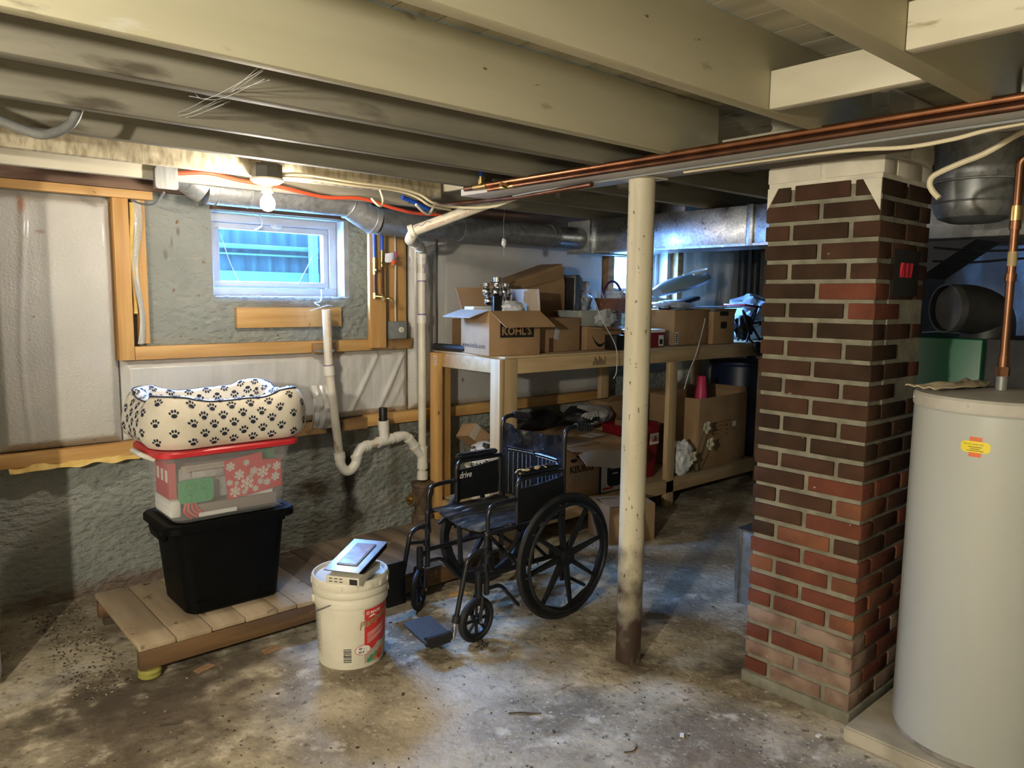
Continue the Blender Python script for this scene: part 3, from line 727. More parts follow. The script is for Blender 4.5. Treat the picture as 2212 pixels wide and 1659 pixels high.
# ------------------------------------------------------------------ PVC drain
t = thing('drain_pipe', 'cream plastic drain with stack, trap, open standpipe and sloping run on the window wall', 'pipe', (2.7, 3.95, .48))
YP, r0 = 3.93, .0245
P = lambda x, z, y=YP: (x, y, z)
def sleeve(mb, a, b, r): mb.cyl(a, b, r, 20)
mb = MB(); mb.tube([P(2.046, 1.42), P(2.056, 1.09)], r0, 18, False); mb.tube([P(2.046, 1.42), P(2.056, 1.09)], r0 - .004, 18, False)
mb.lathe([(r0, 0), (r0 - .004, 0)], P(2.046, 1.42), 18, None, False, False)
mb.tube([P(2.056, 1.09), P(2.118, .545)], r0, 18)
mb.mi = 1
mb.text('C-900 2IN DWV CE NSF 1120', .020, lambda x, y: P(2.048 + .0105 * ((x) / .34) + .000 + (y - .006), 1.40 - x, YP - r0 - .0006))
mb.build('standpipe', [m_pvc, m_redink], t)
mb = MB(); sleeve(mb, P(2.055, 1.10), P(2.0605, 1.045), .031); mb.mi = 1; sleeve(mb, P(2.0545, 1.106), P(2.055, 1.099), .0265); mb.build('coupling', [m_pvcw, m_purple], t)
mb = MB()
mb.tube(fillet([P(2.116, .565), P(2.122, .495), P(2.175, .455), P(2.225, .50), P(2.235, .56), P(2.262, .597), P(2.30, .602)], .06, 6), .029, 18)
sleeve(mb, P(2.114, .582), P(2.118, .545), .033); sleeve(mb, P(2.222, .555), P(2.232, .53), .033); sleeve(mb, P(2.285, .60), P(2.315, .603), .033)
mb.build('trap', m_pvcw, t)
mb = MB(); mb.tube([P(2.30, .602), P(2.42, .62)], r0, 18); mb.mi = 1; mb.text('2 SCH40 DWV', .014, lambda x, y: P(2.322 + x * .72, .596 + y + x * .11, YP - r0 - .0006)); mb.build('arm', [m_pvc, m_redink], t)
mb = MB(); sleeve(mb, P(2.375, .613), P(2.478, .626), .031); sleeve(mb, P(2.372, .613), P(2.384, .614), .0335); sleeve(mb, P(2.466, .625), P(2.478, .626), .0335)
mb.tube([P(2.425, .62), P(2.417, .70)], .031, 18); sleeve(mb, P(2.4185, .685), P(2.414, .745), .034); mb.build('tee', m_pvcw, t)
mb = MB(); mb.lathe([(.004, .08), (.022, .08), (.025, .074), (.025, .01), (.028, .01), (.028, 0), (.004, 0)], P(2.414, .745), 20); mb.build('air_vent', m_black, t)
mb = MB(); mb.tube(fillet([P(2.478, .626), P(2.57, .637), P(2.612, .60), P(2.662, .53), P(2.70, .485)], .05, 6), .029, 18)
sleeve(mb, P(2.50, .629), P(2.53, .632), .033); sleeve(mb, P(2.592, .617), P(2.607, .602), .033); sleeve(mb, P(2.637, .562), P(2.648, .548), .033); mb.build('elbow', m_pvcw, t)
XS = 2.702
mb = MB(); mb.tube([P(XS, .36), P(XS, 1.72)], r0, 18); mb.build('stack', m_pvc, t)
mb = MB(); sleeve(mb, P(XS, .42), P(XS, .53), .031); sleeve(mb, P(XS, .53), P(XS, .55), .034); sleeve(mb, P(XS, .405), P(XS, .44), .034); sleeve(mb, P(XS, .335), P(XS, .385), .034); mb.build('wye', m_pvcw, t)
mb = MB(); sleeve(mb, P(XS, 1.335), P(XS, 1.385), .031); mb.mi = 1; sleeve(mb, P(XS, 1.384), P(XS, 1.394), .0265); mb.build('coupling', [m_pvcw, m_purple], t)
mb = MB(); sleeve(mb, P(XS, 1.74), P(XS, 1.775), .033); mb.build('coupling', m_pvcw, t)
mb = MB(); sleeve(mb, P(XS, 1.60), P(XS, 1.645), .032)
mb.mi = 1; sleeve(mb, P(XS, 1.593), P(XS, 1.604), .0268)
mb.build('coupling', [m_pvcw, m_purple], t)
mb = MB()
for i in range(3):
    mb.tube(spline([P(XS - .012 + .012 * i + .004 * math.sin(7 * i + z * 60), z, YP - r0 - .001) for z in [1.735 - .03 * q for q in range(3 + i)]], 3), .0016, 4)
mb.build('primer_marks', m_purple, t)
A, B = Vector((2.26, 3.40, 1.837)), Vector((2.59, 3.07, 2.007))
mb = MB(); mb.tube(fillet([P(XS, 1.70), P(XS, 1.79), (2.62, 3.83, 1.796), (2.40, 3.56, 1.80), (2.272, 3.42, 1.80), tuple(A + (B - A) * .06)], .045, 6), .029, 18)
sleeve(mb, (2.61, 3.818, 1.796), (2.59, 3.793, 1.797), .033); sleeve(mb, (2.43, 3.597, 1.80), (2.41, 3.572, 1.80), .033)
sleeve(mb, tuple(A), tuple(A + (B - A) * .055), .037); mb.build('elbow', m_pvcw, t)
mb = MB(); mb.tube([tuple(A), tuple(B)], .0285, 20)
mb.mi = 1
d = (B - A).normalized(); up = Vector((0, 0, 1)); sd = d.cross(up).normalized(); upp = sd.cross(d)
mb.text('ASTM D2665 2IN DWV NSF PVC SCH 40', .020, lambda x, y: tuple(A + d * (.09 + x) + (sd * math.cos((y - .02) / .03) + upp * math.sin((y - .02) / .03)) * .0291))
mb.mi = 2
mb.tube(spline([tuple(A + d * (.04 + .018 * i) + (sd * math.cos(.45 + .25 * math.sin(i * 2.1)) + upp * math.sin(.45 + .25 * math.sin(i * 2.1))) * .029) for i in range(6)], 3), .0018, 4)
mb.build('sloping_run', [m_pvc, m_redink, m_purple], t)
mb = MB(); mb.tube(fillet([tuple(B - d * .02), tuple(B + d * .04), (2.632, 3.027, 2.114)], .06, 8), .032, 20); sleeve(mb, tuple(B - d * .03), tuple(B - d * .0), .038); mb.build('elbow', m_pvcw, t)
mb = MB(); mb.cyl((2.632, 3.027, 2.09), (2.632, 3.027, 2.185), .038, 20); mb.torus((2.632, 3.027, 2.12), .039, .004); mb.build('band_clamp', m_galv, t)
mb = MB(); sleeve(mb, P(2.062, 1.19), P(2.0635, 1.178), .0275); mb.b2(2.0, 2.034, 3.935, 3.999, 1.178, 1.19); mb.solo('pipe_strap', m_galv, 'galvanized strap holding the open standpipe to the pine rail', 'strap')

t = thing('iron_cleanout', 'rusty brown cast-iron cleanout below the white drain stack', 'drain fitting', (XS, YP, 0))
mb = MB(); mb.lathe([(.06, 0), (.058, .04), (.068, .045), (.07, .10), (.062, .115), (.052, .12), (.052, .22), (.06, .235), (.066, .25), (.066, .29), (.072, .295), (.072, .315), (.03, .318)], P(XS, 0), 28); mb.build('body', m_iron, t)
mb = MB(); mb.cyl(P(XS - .045, .20), P(XS - .08, .215), .04, 20); mb.cyl(P(XS - .08, .215), P(XS - .088, .217), .044, 20); mb.build('side_port', m_iron, t)
mb = MB(); mb.cyl(P(XS - .088, .217), P(XS - .098, .2195), .03, 20); mb.cyl(P(XS - .098, .2195), P(XS - .12, .224), .015, 6); mb.build('plug', m_brass, t)

# ------------------------------------------------------------------ water pipes
t = thing('copper_pipe', 'upper copper pipe along the girder with a blue tube rising from its capped end', 'pipe', (2.165, 1.0, 1.98))
mb = MB(); mb.tube([(2.165, 2.70, 1.9955), (2.165, 1.7, 1.9955), (2.165, .6, 1.9965), (2.165, -1.0, 1.9965)], .0112, 12); mb.build('pipe', m_copper, t)
mb = MB(); mb.cyl((2.165, 2.73, 1.993), (2.165, 2.64, 1.993), .0145, 14); mb.cyl((2.165, 2.685, 1.993), (2.165, 2.685, 2.035), .013, 14); mb.build('tee', m_brass, t)
mb = MB(); mb.cyl((2.165, 2.80, 1.993), (2.165, 2.73, 1.993), .0118, 14); mb.build('end_cap', m_copperd, t)
mb = MB(); mb.cyl((2.165, 2.685, 2.03), (2.165, 2.685, 2.20), .0105, 12); mb.build('blue_tube', m_bluep, t)
t = thing('copper_pipe', 'lower copper pipe hung beside the girder, just under the upper one', 'pipe', (2.163, 1.0, 1.96))
mb = MB(); mb.tube([(2.163, 2.50, 1.9735), (2.163, 1.7, 1.9735), (2.163, .6, 1.9735), (2.163, -1.0, 1.9735)], .0102, 12); mb.build('pipe', m_copperd, t)
mb = MB(); mb.cyl((2.163, 2.545, 1.9735), (2.163, 2.455, 1.9735), .0108, 14); mb.cyl((2.163, 2.50, 1.9735), (2.125, 2.50, 1.980), .010, 14); mb.build('tee', m_brass, t)
mb = MB(); mb.cyl((2.163, 2.63, 1.9735), (2.163, 2.54, 1.9735), .0100, 12); mb.build('stub', m_copper, t)
mb = MB(); mb.tube([(2.36, 3.55, 2.02), (2.40, 3.35, 1.985), (2.33, 2.6, 1.955), (2.26, 2.1, 1.952)], .011, 12)
mb.solo('copper_pipe', m_copperd, 'dull pipe crossing behind the sloping drain towards the girder', 'pipe')
mb = MB(); mb.tube(spline([(2.24, 3.44, 2.02), (2.30, 3.45, 2.01), (2.39, 3.46, 1.985), (2.44, 3.47, 1.975)], 6), .012, 12); mb.mi = 1; mb.cyl((2.43, 3.47, 1.977), (2.48, 3.475, 1.972), .0145, 12)
mb.solo('blue_tube', [m_bluep, m_brass], 'short blue tube above the drain pipe, left of the sloping run', 'pipe')
def supply(x, y, ztop, zmid, zbot, label, lever):
    t = thing('water_supply', label, 'pipe', (x, y, zbot), 'blue supply pipes with valves')
    mb = MB(); mb.tube([(x, y, zmid), (x - .002, y, ztop)], .0095, 12); mb.build('blue_tube', m_bluep, t)
    mb = MB(); mb.cyl((x, y, zmid - .005), (x, y, zmid + .03), .0125, 12); mb.cyl((x, y, zmid - .07), (x, y, zmid - .005), .011, 12); mb.cyl((x, y - .0, zmid - .045), (x, y - .03, zmid - .045), .008, 10); mb.build('valve', m_brass, t)
    mb = MB(); mb.tube([(x, y, zmid - .065), (x + .002, y, zbot + .02)], .0078, 10); mb.build('pipe', m_copperd, t)
    mb = MB(); mb.cyl((x, y, zbot + .035), (x, y, zbot), .0125, 12); mb.cyl((x, y, zbot + .015), (x + .035, y - .03, zbot + .01), .012, 12); mb.cyl((x + .035, y - .03, zbot + .01), (x + .045, y - .04, zbot - .01), .014, 8); mb.build('hose_fitting', m_brass, t)
supply(2.398, 3.985, 1.90, 1.70, 1.485, 'left blue supply pipe on the pine upright right of the window', 0)
supply(2.448, 3.985, 1.90, 1.745, 1.475, 'right blue supply pipe with the paper tag, on the pine upright', 1)
t = thing('paper_tag', 'crumpled white and pink paper tag on the right blue supply pipe', 'tag', (2.49, 3.96, 1.69))
mb = MB(); mb.grid(8, 6, lambda u, v: (2.455 + .07 * u, 3.965 - .02 * math.sin(u * 3) - .006 * v, 1.70 + .055 * v + .012 * u), thick=(0, -.0015, 0)); mb.build('white_sheet', m_paper, t)
mb = MB(); mb.grid(8, 4, lambda u, v: (2.49 + .055 * u, 3.957 - .02 * math.sin(u * 3 + .8) - .006 * v, 1.69 + .028 * v), thick=(0, -.0015, 0))
mb.mi = 1; mb.grid(4, 4, lambda u, v: (2.515 + .025 * u, 3.953 - .012 * math.sin(u * 3 + .8), 1.735 + .035 * v), thick=(0, -.0015, 0))
mb.build('red_sheet', [m_redc, m_pinkp], t)
# ------------------------------------------------------------------ platform
PX0, PX1, PYF, PYB, PZ = .757, 2.64, 3.03, 3.72, .14
t = thing('wooden_platform', 'low wooden platform of dusty planks along the window wall under the stacked totes', 'platform', (1.7, 3.4, 0))
px = PX0
i = 0
while px < PX1 - .02:
    w = rnd.choice((.138, .142, .09, .14)) if i > 1 else .14
    w = min(w, PX1 - px)
    mb = MB(); mb.b2(px + .0015, px + w - .0015, PYF + rnd.uniform(-.008, .004), PYB + rnd.uniform(-.01, .01), PZ - .022 + rnd.uniform(0, .001), PZ + rnd.uniform(-.003, .001), .003)
    o = mb.build('plank', m_plat if px < 1.46 else m_platd, t)
    px += w; i += 1
mb = MB(); mb.b2(PX0 + .004, PX1, PYF + .004, PYF + .044, .036, PZ - .0255, .003); mb.build('front_skirt', m_beam, t)
mb = MB(); mb.b2(PX0 + .004, PX1, PYB - .05, PYB - .01, .036, PZ - .0255, .003); mb.build('back_skirt', m_beam, t)
mb = MB(); mb.b2(PX0 + .3, PX1 - .3, 3.35, 3.39, .036, PZ - .0255, .003); mb.build('middle_bearer', m_beam, t)
for (x, y) in ((1.6, 3.052), (2.58, 3.052), (.81, 3.68), (1.6, 3.68), (2.58, 3.68), (1.6, 3.37)):
    mb = MB(); mb.b2(x - .03, x + .03, y - .02, y + .02, 0, .0355); mb.build('foot', m_dark, t)
mb = MB(); mb.lathe([(.004, 0), (.036, 0), (.043, .006), (.043, .014), (.040, .017), (.043, .02), (.043, .028), (.036, .0355), (.004, .0355)], (.80, 3.05, 0), 28)
mb.solo('plastic_puck', m_puck, 'yellow round puck propping up the front corner of the platform', 'puck')

# ------------------------------------------------------------------ totes
TX, TY = 1.195, 3.335
t = thing('storage_tote', 'black storage tote standing on the platform below the clear tote', 'storage tote', (TX, TY, PZ))
def ring(w, d, r, z, cx=TX, cy=TY): return [(x, y, z) for x, y in rrect(w, d, r, 6, cx, cy)]
mb = MB()
z0 = PZ + .002
mb.loft([ring(.37, .30, .04, z0), ring(.405, .33, .05, z0 + .012), ring(.47, .355, .05, z0 + .36), ring(.475, .36, .05, z0 + .37)])
for k in (-.14, .14):
    mb.b2(TX + k - .03, TX + k + .03, TY - .172, TY - .164, z0 + .05, z0 + .06)
mb.build('body', m_tote, t)
mb = MB(); mb.loft([ring(.545, .375, .06, z0 + .37), ring(.565, .39, .06, z0 + .372), ring(.565, .39, .06, z0 + .396), ring(.55, .375, .055, z0 + .405), ring(.50, .33, .05, z0 + .406), ring(.49, .32, .05, z0 + .402)]); mb.build('lid', m_tote, t)
for sx in (-1, 1):
    mb = MB(); mb.box((TX + sx * .262, TY, z0 + .345), (.03, .16, .05), Matrix.Rotation(R(14 * sx), 3, 'Y'), .006); mb.build('handle', m_tote, t)
CZ = z0 + .407
t = thing('storage_tote', 'clear storage tote with a red lid and Christmas wrappings, on the black tote', 'storage tote', (TX, TY, CZ))
mb = MB(); mb.loft([ring(.46, .30, .05, CZ + .001), ring(.48, .315, .05, CZ + .012), ring(.545, .35, .05, CZ + .275), ring(.57, .37, .055, CZ + .277), ring(.57, .37, .055, CZ + .285), ring(.541, .346, .05, CZ + .285), ring(.474, .309, .047, CZ + .014)]); mb.build('body', m_clear, t)
mb = MB(); mb.loft([ring(.60, .395, .06, CZ + .287), ring(.615, .405, .06, CZ + .29), ring(.615, .405, .06, CZ + .306), ring(.595, .39, .055, CZ + .312), ring(.54, .33, .05, CZ + .312)]); mb.build('lid', m_lid, t)
for sx in (-1, 1):
    mb = MB(); mb.tube(fillet([(TX + sx * .285, TY - .07, CZ + .27), (TX + sx * .335, TY - .07, CZ + .295), (TX + sx * .335, TY + .07, CZ + .295), (TX + sx * .285, TY + .07, CZ + .27)], .03), .011, 10); mb.build('handle', m_white, t)
LIDZ = CZ + .313
# contents
def flake(mb, c, r, U, V, arms=6, w=.0022, off=None):
    c = Vector(c)
    for k in range(arms):
        a = PI * 2 * k / arms + .3
        d = U * math.cos(a) + V * math.sin(a); n = U * -math.sin(a) + V * math.cos(a)
        mb.poly([c + n * w, c - n * w, c + d * r - n * w * 1.6, c + d * r + n * w * 1.6])
        for q in (.45, .75):
            for s in (-1, 1):
                e = (d * .5 + n * s * .86); p = c + d * r * q; m = e.cross(U.cross(V)).normalized()
                mb.poly([p + m * w, p - m * w, p + e * r * .33 - m * w, p + e * r * .33 + m * w])
yf = TY - .150
mb = MB()
ca, U, V = Vector((TX - .012, yf, CZ + .068)), Vector((1, 0, .12)).normalized(), Vector((-.08, -.04, 1)).normalized()
Wd, Hd = .245, .175
N = U.cross(V)
q = [ca, ca + U * Wd, ca + U * Wd + V * (Hd - .05), ca + U * .165 + V * (Hd - .035), ca + U * .163 + V * Hd, ca - U * .005 + V * Hd]
mb.loft([q, [p - N * .012 for p in q]])
mb.mi = 1
for (a, b, r) in ((.215, .05, .02), (.225, .095, .02), (.03, .03, .024), (.085, .052, .03), (.16, .085, .026), (.055, .10, .022), (.12, .10, .018), (.02, .145, .02), (.175, .035, .016), (.12, .02, .014), (.09, .145, .014), (.01, .075, .014), (.145, .045, .014), (.07, .018, .012), (.19, .105, .01), (.04, .065, .01), (.105, .08, .01)):
    flake(mb, ca + U * a + V * b + N * .0008, r, U, V)
for k in range(90):
    a, b = rnd.uniform(.004, Wd - .004), rnd.uniform(.004, Hd - .058)
    p = ca + U * a + V * b + N * .0006
    s = rnd.uniform(.0008, .0018)
    mb.poly([p + U * s, p + V * s, p - U * s, p - V * s])
mb.solo('gift_bag', [m_sred, m_lwhite], 'red gift bag with white snowflakes inside the clear tote', 'gift bag')
mb = MB()
gx, gz = TX - .145, CZ + .085
mb.prism([(gx + a, gz + .045 + b) for a, b in rrect(.14, .10, .02)], 'y', yf + .002, yf + .02)
for k in (-.03, .032):
    mb.torus((gx + k, yf, gz + .062), .02, .004, Matrix.Rotation(R(90), 3, 'X'), 24, 8); mb.torus((gx + k, yf + .001, gz + .062), .010, .003, Matrix.Rotation(R(90), 3, 'X'), 20, 6)
    mb.box((gx + k, yf, gz + .02), (.018, .006, .022), None, .002)
mb.solo('moulded_tray', m_sgreen, 'glossy green moulded tray inside the clear tote', 'tray')
mb = MB(); mb.b2(TX - .205, TX + .03, yf - .004, yf + .001, CZ + .218, CZ + .242)
mb.mi = 1; mb.text('MERRY CHRISTMAS MERRY', .0175, lambda x, y: (TX - .19 + x, yf - .0048, CZ + .2245 + y), .87)
mb.solo('ribbon_banner', [m_cardl, m_lgrey], 'pale ribbon banner reading MERRY CHRISTMAS inside the clear tote', 'banner')
mb = MB(); mb.b2(TX + .13, TX + .21, yf + .03, yf + .05, CZ + .20, CZ + .268); mb.solo('green_card', m_sgreen2, 'plain dark green card at the top right inside the clear tote', 'card')
mb = MB(); mb.b2(TX - .17, TX + .205, yf + .012, yf + .17, CZ + .020, CZ + .068); mb.solo('gift_box', m_grayb, 'long grey-brown box lying at the bottom of the clear tote', 'box')
mb = MB(); mb.b2(TX + .01, TX + .19, yf + .016, yf + .03, CZ + .0695, CZ + .11); mb.solo('paper_sheet', m_paper, 'white paper under the snowflake gift bag in the clear tote', 'paper')
mb = MB(); mb.b2(TX - .245, TX - .215, TY - .11, TY + .06, CZ + .10, CZ + .25); mb.mi = 1
for k in range(3): mb.b2(TX - .2465, TX - .2455, TY - .10 + .055 * k, TY - .07 + .055 * k, CZ + .17, CZ + .22)
mb.solo('wrapping_roll', [m_sred, m_lwhite], 'red and white wrapping at the left end of the clear tote', 'wrapping paper')
mb = MB()
for k in range(4):
    mb.tube(spline([(TX - .19 + .012 * k, yf - .001 + .004 * k, CZ + .085), (TX - .20 + .02 * k, yf - .004 + .004 * k, CZ + .05), (TX - .17 + .022 * k, yf + .002 * k, CZ + .018)], 5), .005, 6)
mb.solo('red_ribbon', m_ribbon, 'red ribbon in the lower left of the clear tote', 'ribbon')
mb = MB(); mb.b2(TX - .14, TX + .02, yf - .002, yf + .008, CZ + .017, CZ + .034); mb.solo('paper_slip', m_paper, 'white slip at the bottom front of the clear tote', 'paper')

mb = MB(); mb.b2(TX - .245, TX - .20, TY - .12, TY + .10, CZ + .018, CZ + .095, .012); mb.solo('white_tissue', m_paper, 'white tissue at the lower left end inside the clear tote', 'wrapping paper')
mb = MB(); mb.b2(TX - .20, TX + .20, TY - .09, TY + .12, CZ + .072, CZ + .22, .01); mb.b2(TX - .15, TX - .02, TY - .125, TY - .095, CZ + .175, CZ + .21, .004)
mb.solo('wrapping_bundle', M('grey tissue', (.34, .32, .31), (.5, .48, .46), sc=(12, 12, 12), rough=.8, bump=.8, bsc=20, dist=.02), 'grey bundle of wrappings filling the middle of the clear tote', 'wrapping paper')

# ------------------------------------------------------------------ dog bed
BX, BY, BZ = 1.225, 3.42, LIDZ + .001
t = thing('dog_bed', 'cream dog bed printed with black paw prints, on the red tote lid', 'dog bed', (BX, BY, BZ))
W_, D_ = .645, .50
def perim(u):
    """centre line of the bolster, rounded rectangle; returns point, outward normal, corner weight"""
    L1, L2 = W_ - .08, D_ - .08
    rr, per = .09, 2 * (W_ - .08 + D_ - .08) - 8 * .09 + 2 * PI * .09
    s = (u % 1) * per
    a, b = L1 - 2 * rr, L2 - 2 * rr
    segs = [('l', a, Vector((-a / 2, -L2 / 2, 0)), Vector((1, 0, 0)), Vector((0, -1, 0))), ('c', PI / 2 * rr, Vector((a / 2, -b / 2, 0)), -90, 0),
            ('l', b, Vector((L1 / 2, -b / 2, 0)), Vector((0, 1, 0)), Vector((1, 0, 0))), ('c', PI / 2 * rr, Vector((a / 2, b / 2, 0)), 0, 0),
            ('l', a, Vector((a / 2, L2 / 2, 0)), Vector((-1, 0, 0)), Vector((0, 1, 0))), ('c', PI / 2 * rr, Vector((-a / 2, b / 2, 0)), 90, 0),
            ('l', b, Vector((-L1 / 2, b / 2, 0)), Vector((0, -1, 0)), Vector((-1, 0, 0))), ('c', PI / 2 * rr, Vector((-a / 2, -b / 2, 0)), 180, 0)]
    for kind, ln, p, q, n in segs:
        if s <= ln + 1e-9:
            if kind == 'l':
                e = abs(s / ln - .5) * 2
                return p + q * s, n, e ** 4 * .8 * (.9 if ln > .2 else 1)
            ang = R(q + 90 * s / ln)
            n = Vector((math.cos(ang), math.sin(ang), 0))
            return p + n * rr, n, .8 + .2 * math.sin(PI * s / ln)
        s -= ln
    return segs[0][2], segs[0][4], 0
BPROF = [(.040, 0), (.064, .14), (.072, .34), (.070, .56), (.058, .78), (.030, .97), (-.006, .99), (-.034, .84), (-.046, .56), (-.05, .28), (-.05, 0)]
def bedS(u, v):
    p, n, cw = perim(u)
    h = .192 + .030 * cw
    # profile: v 0 outer foot, .5 crest, 1 inner foot
    a = PI * v
    k = min(v, .9999) * 10
    i, fr = int(k), k - int(k)
    q0, q1, q2, q3 = (BPROF[max(0, min(10, i + d_))] for d_ in (-1, 0, 1, 2))
    ct = lambda p0, p1, p2, p3: .5 * (2 * p1 + (p2 - p0) * fr + (2 * p0 - 5 * p1 + 4 * p2 - p3) * fr * fr + (3 * p1 - p0 - 3 * p2 + p3) * fr ** 3)
    x = ct(q0[0], q1[0], q2[0], q3[0]) + .010 * cw * max(0, 1 - v * 2)
    z = max(0, h * ct(q0[1], q1[1], q2[1], q3[1]))
    z += .008 * noise.noise(Vector((p.x * 12, p.y * 12, v * 4))) * math.sin(a)
    x += .008 * noise.noise(Vector((p.x * 9, p.y * 9, v * 5 + 3)))
    q = p + n * x
    return Vector((BX + q.x, BY + q.y, BZ + .012 * (1 - min(1, v * 8)) * 0 + z + .002))
mb = MB()
nu, nv = 120, 28
V_ = [[mb.v(bedS(i / nu, j / nv)) for j in range(nv + 1)] for i in range(nu)]
for i in range(nu):
    for j in range(nv):
        mb.f([V_[i][j], V_[(i + 1) % nu][j], V_[(i + 1) % nu][j + 1], V_[i][j + 1]])
mb.mi = 1
def paw(S, u0, v0, du, dv, ang=0, k=1.0):
    """five pads drawn on surface S around (u0, v0); du and dv turn metres into surface units"""
    eps = 1e-3
    n = (S(u0 + eps, v0) - S(u0, v0)).cross(S(u0, v0 + eps) - S(u0, v0)).normalized()
    for (cx, cy, rx, ry, tl) in ((0, -.007, .0125, .0095, 0), (-.0165, .006, .0046, .0066, .5), (-.0062, .0145, .005, .0075, .12), (.0062, .0145, .005, .0075, -.12), (.0165, .006, .0046, .0066, -.5)):
        pts = []
        for q in range(10):
            a = 2 * PI * q / 10
            ex, ey = rx * math.cos(a), ry * math.sin(a)
            x, y = cx + ex * math.cos(tl) - ey * math.sin(tl), cy + ex * math.sin(tl) + ey * math.cos(tl)
            x, y = (x * math.cos(ang) - y * math.sin(ang)) * k, (x * math.sin(ang) + y * math.cos(ang)) * k
            pts.append((u0 + x * du, v0 + y * dv))
        c = S(*[sum(z[i] for z in pts) / 10 for i in (0, 1)])
        out = [S(a, b) for a, b in pts]
        nn = sum(((out[i] - c).cross(out[(i + 1) % 10] - c) for i in range(10)), Vector()).normalized()
        if nn.dot(n) < 0: nn = -nn
        if PAWFLIP: nn = -nn
        mb.f([mb.v(p + nn * .0016) for p in out])
per = 2 * (W_ - .08 + D_ - .08) - 8 * .09 + 2 * PI * .09
du = 1 / per
PAWFLIP = False
arcl, acc = [(0, 0)], 0
for j in range(200):
    acc += (bedS(.12, (j + 1) / 200) - bedS(.12, j / 200)).length
    arcl.append((acc, (j + 1) / 200))
rows = [(next(v for a_, v in arcl if a_ >= s_), .5 * (q_ % 2)) for q_, s_ in enumerate([.030 + .037 * q for q in range(int((acc - .04) / .037))])]
npu = 22
for v0, off in rows:
    for k in range(npu):
        u0 = (k + off) / npu
        e = .01
        dl = (bedS(u0, v0 + e) - bedS(u0, max(0, v0 - e))).length / (2 * e)
        dlu = (bedS(u0 + e, v0) - bedS(u0 - e, v0)).length / (2 * e)
        paw(bedS, u0, v0, 1 / max(.3, dlu), 1 / max(.2, dl), rnd.uniform(-.15, .15), .92)
mb.build('bolster', [m_bed, m_navy], t, 60)
mb = MB(); pts = [bedS(i / 160, .5) + Vector((0, 0, .002)) for i in range(161)]
mb.tube(pts, .0032, 6, False); mb.build('piping', m_navy, t)
mb = MB()
def cush(u, v):
    x, y = (u - .5) * (W_ - .12), (v - .5) * (D_ - .12)
    b = max(0, (1 - (2 * u - 1) ** 4) * (1 - (2 * v - 1) ** 4))
    return Vector((BX + x, BY + y, BZ + .02 + .05 * b ** .5))
mb.grid(24, 18, cush, thick=(0, 0, -.016))
mb.mi = 1
for a in range(6):
    for b in range(4): paw(cush, (a + .5 + .5 * (b % 2)) / 6.6, (b + .6) / 4.4, 1 / (W_ - .12), 1 / (D_ - .12))
mb.build('cushion', [m_bed, m_navy], t, 60)

# ------------------------------------------------------------------ bucket
KX, KY = 1.492, 2.695
t = thing('bucket', 'white lidded plastic bucket with a red label, on the floor in front of the platform', 'bucket', (KX, KY, 0))
mb = MB(); mb.lathe([(.05, .004), (.125, .004), (.130, 0), (.1335, .004), (.1345, .02), (.144, .255), (.150, .257), (.1525, .264), (.1525, .285), (.150, .292), (.147, .294), (.147, .298), (.152, .302), (.154, .308), (.154, .324), (.150, .330), (.147, .332), (.147, .352), (.05, .352)], (KX, KY, 0), 64)
for a in (165, 345):
    d = Vector((math.cos(R(a)), math.sin(R(a)), 0))
    mb.cyl(Vector((KX, KY, .278)) + d * .148, Vector((KX, KY, .278)) + d * .160, .016, 16)
mb.build('body', m_bucket, t)
mb = MB(); mb.lathe([(.05, .349), (.150, .333), (.156, .335), (.157, .340), (.157, .366), (.153, .372), (.147, .372), (.143, .366), (.141, .358), (.04, .357)], (KX, KY, 0), 64)
for k in range(16):
    a = 2 * PI * k / 16
    mb.box((KX + .157 * math.cos(a), KY + .157 * math.sin(a), .349), (.004, .022, .02), Matrix.Rotation(a, 3, 'Z'), .001)
mb.build('lid', m_bucket, t)
HA = R(222)
mb = MB(); a0, a1 = R(165), R(345)
pts = []
for i in range(17):
    s = i / 16; a = a0 + (a1 - a0) * s
    pts.append((KX + .163 * math.cos(a), KY + .163 * math.sin(a), .278 - .165 * math.sin(PI * s) ** .8))
# the wire bail hangs down on the left side
pts = [(KX + .166 * math.cos(R(212 - 52 * s)), KY + .166 * math.sin(R(212 - 52 * s)), .285 - .075 * s) for s in (0, .25, .5, .75, 1)]
mb.tube(pts, .002, 6)
mb.build('wire_handle', m_galvd, t)
def rad(z): return .1345 + (.144 - .1345) * (z - .02) / .235 + .0012
def onb(a0, z0, k=0): return lambda x, y: (KX + (rad(z0 + y) + k) * math.cos(a0 + x / .139), KY + (rad(z0 + y) + k) * math.sin(a0 + x / .139), z0 + y)
mb = MB()
aL = R(-97)
f0 = onb(aL, .06)
mb.grid(22, 12, lambda u, v: f0(.17 * u, .19 * v))
mb.mi = 1
f1 = onb(aL, .06, .0008)
mb.text('MAPEI', .017, lambda x, y: f1(.026 + x, .168 + y), 1.1, .02)
for (x0, x1, y0, y1) in ((.008, .021, .1675, .1695), (.008, .021, .1785, .1805), (.008, .010, .1695, .1785), (.019, .021, .1695, .1785), (.0125, .0165, .1725, .1755)):
    mb.grid(3, 1, lambda u, v: f1(x0 + (x1 - x0) * u, y0 + (y1 - y0) * v))
for i in range(6):
    mb.grid(8, 1, lambda u, v: f1(.012 + (.10 - .01 * (i % 3)) * u, .085 - .008 * i + .03 * u + .0022 * v))
mb.grid(12, 4, lambda u, v: f1(.016 + .035 * u, .153 + .008 * v * (1 - (2 * u - 1) ** 2) + .006 * u))
mb.mi = 2
f2 = onb(aL, .06, .0014)
sh = lambda x, y: f2(-.022 + x * .97 + y * .12, .108 + y + x * .30)
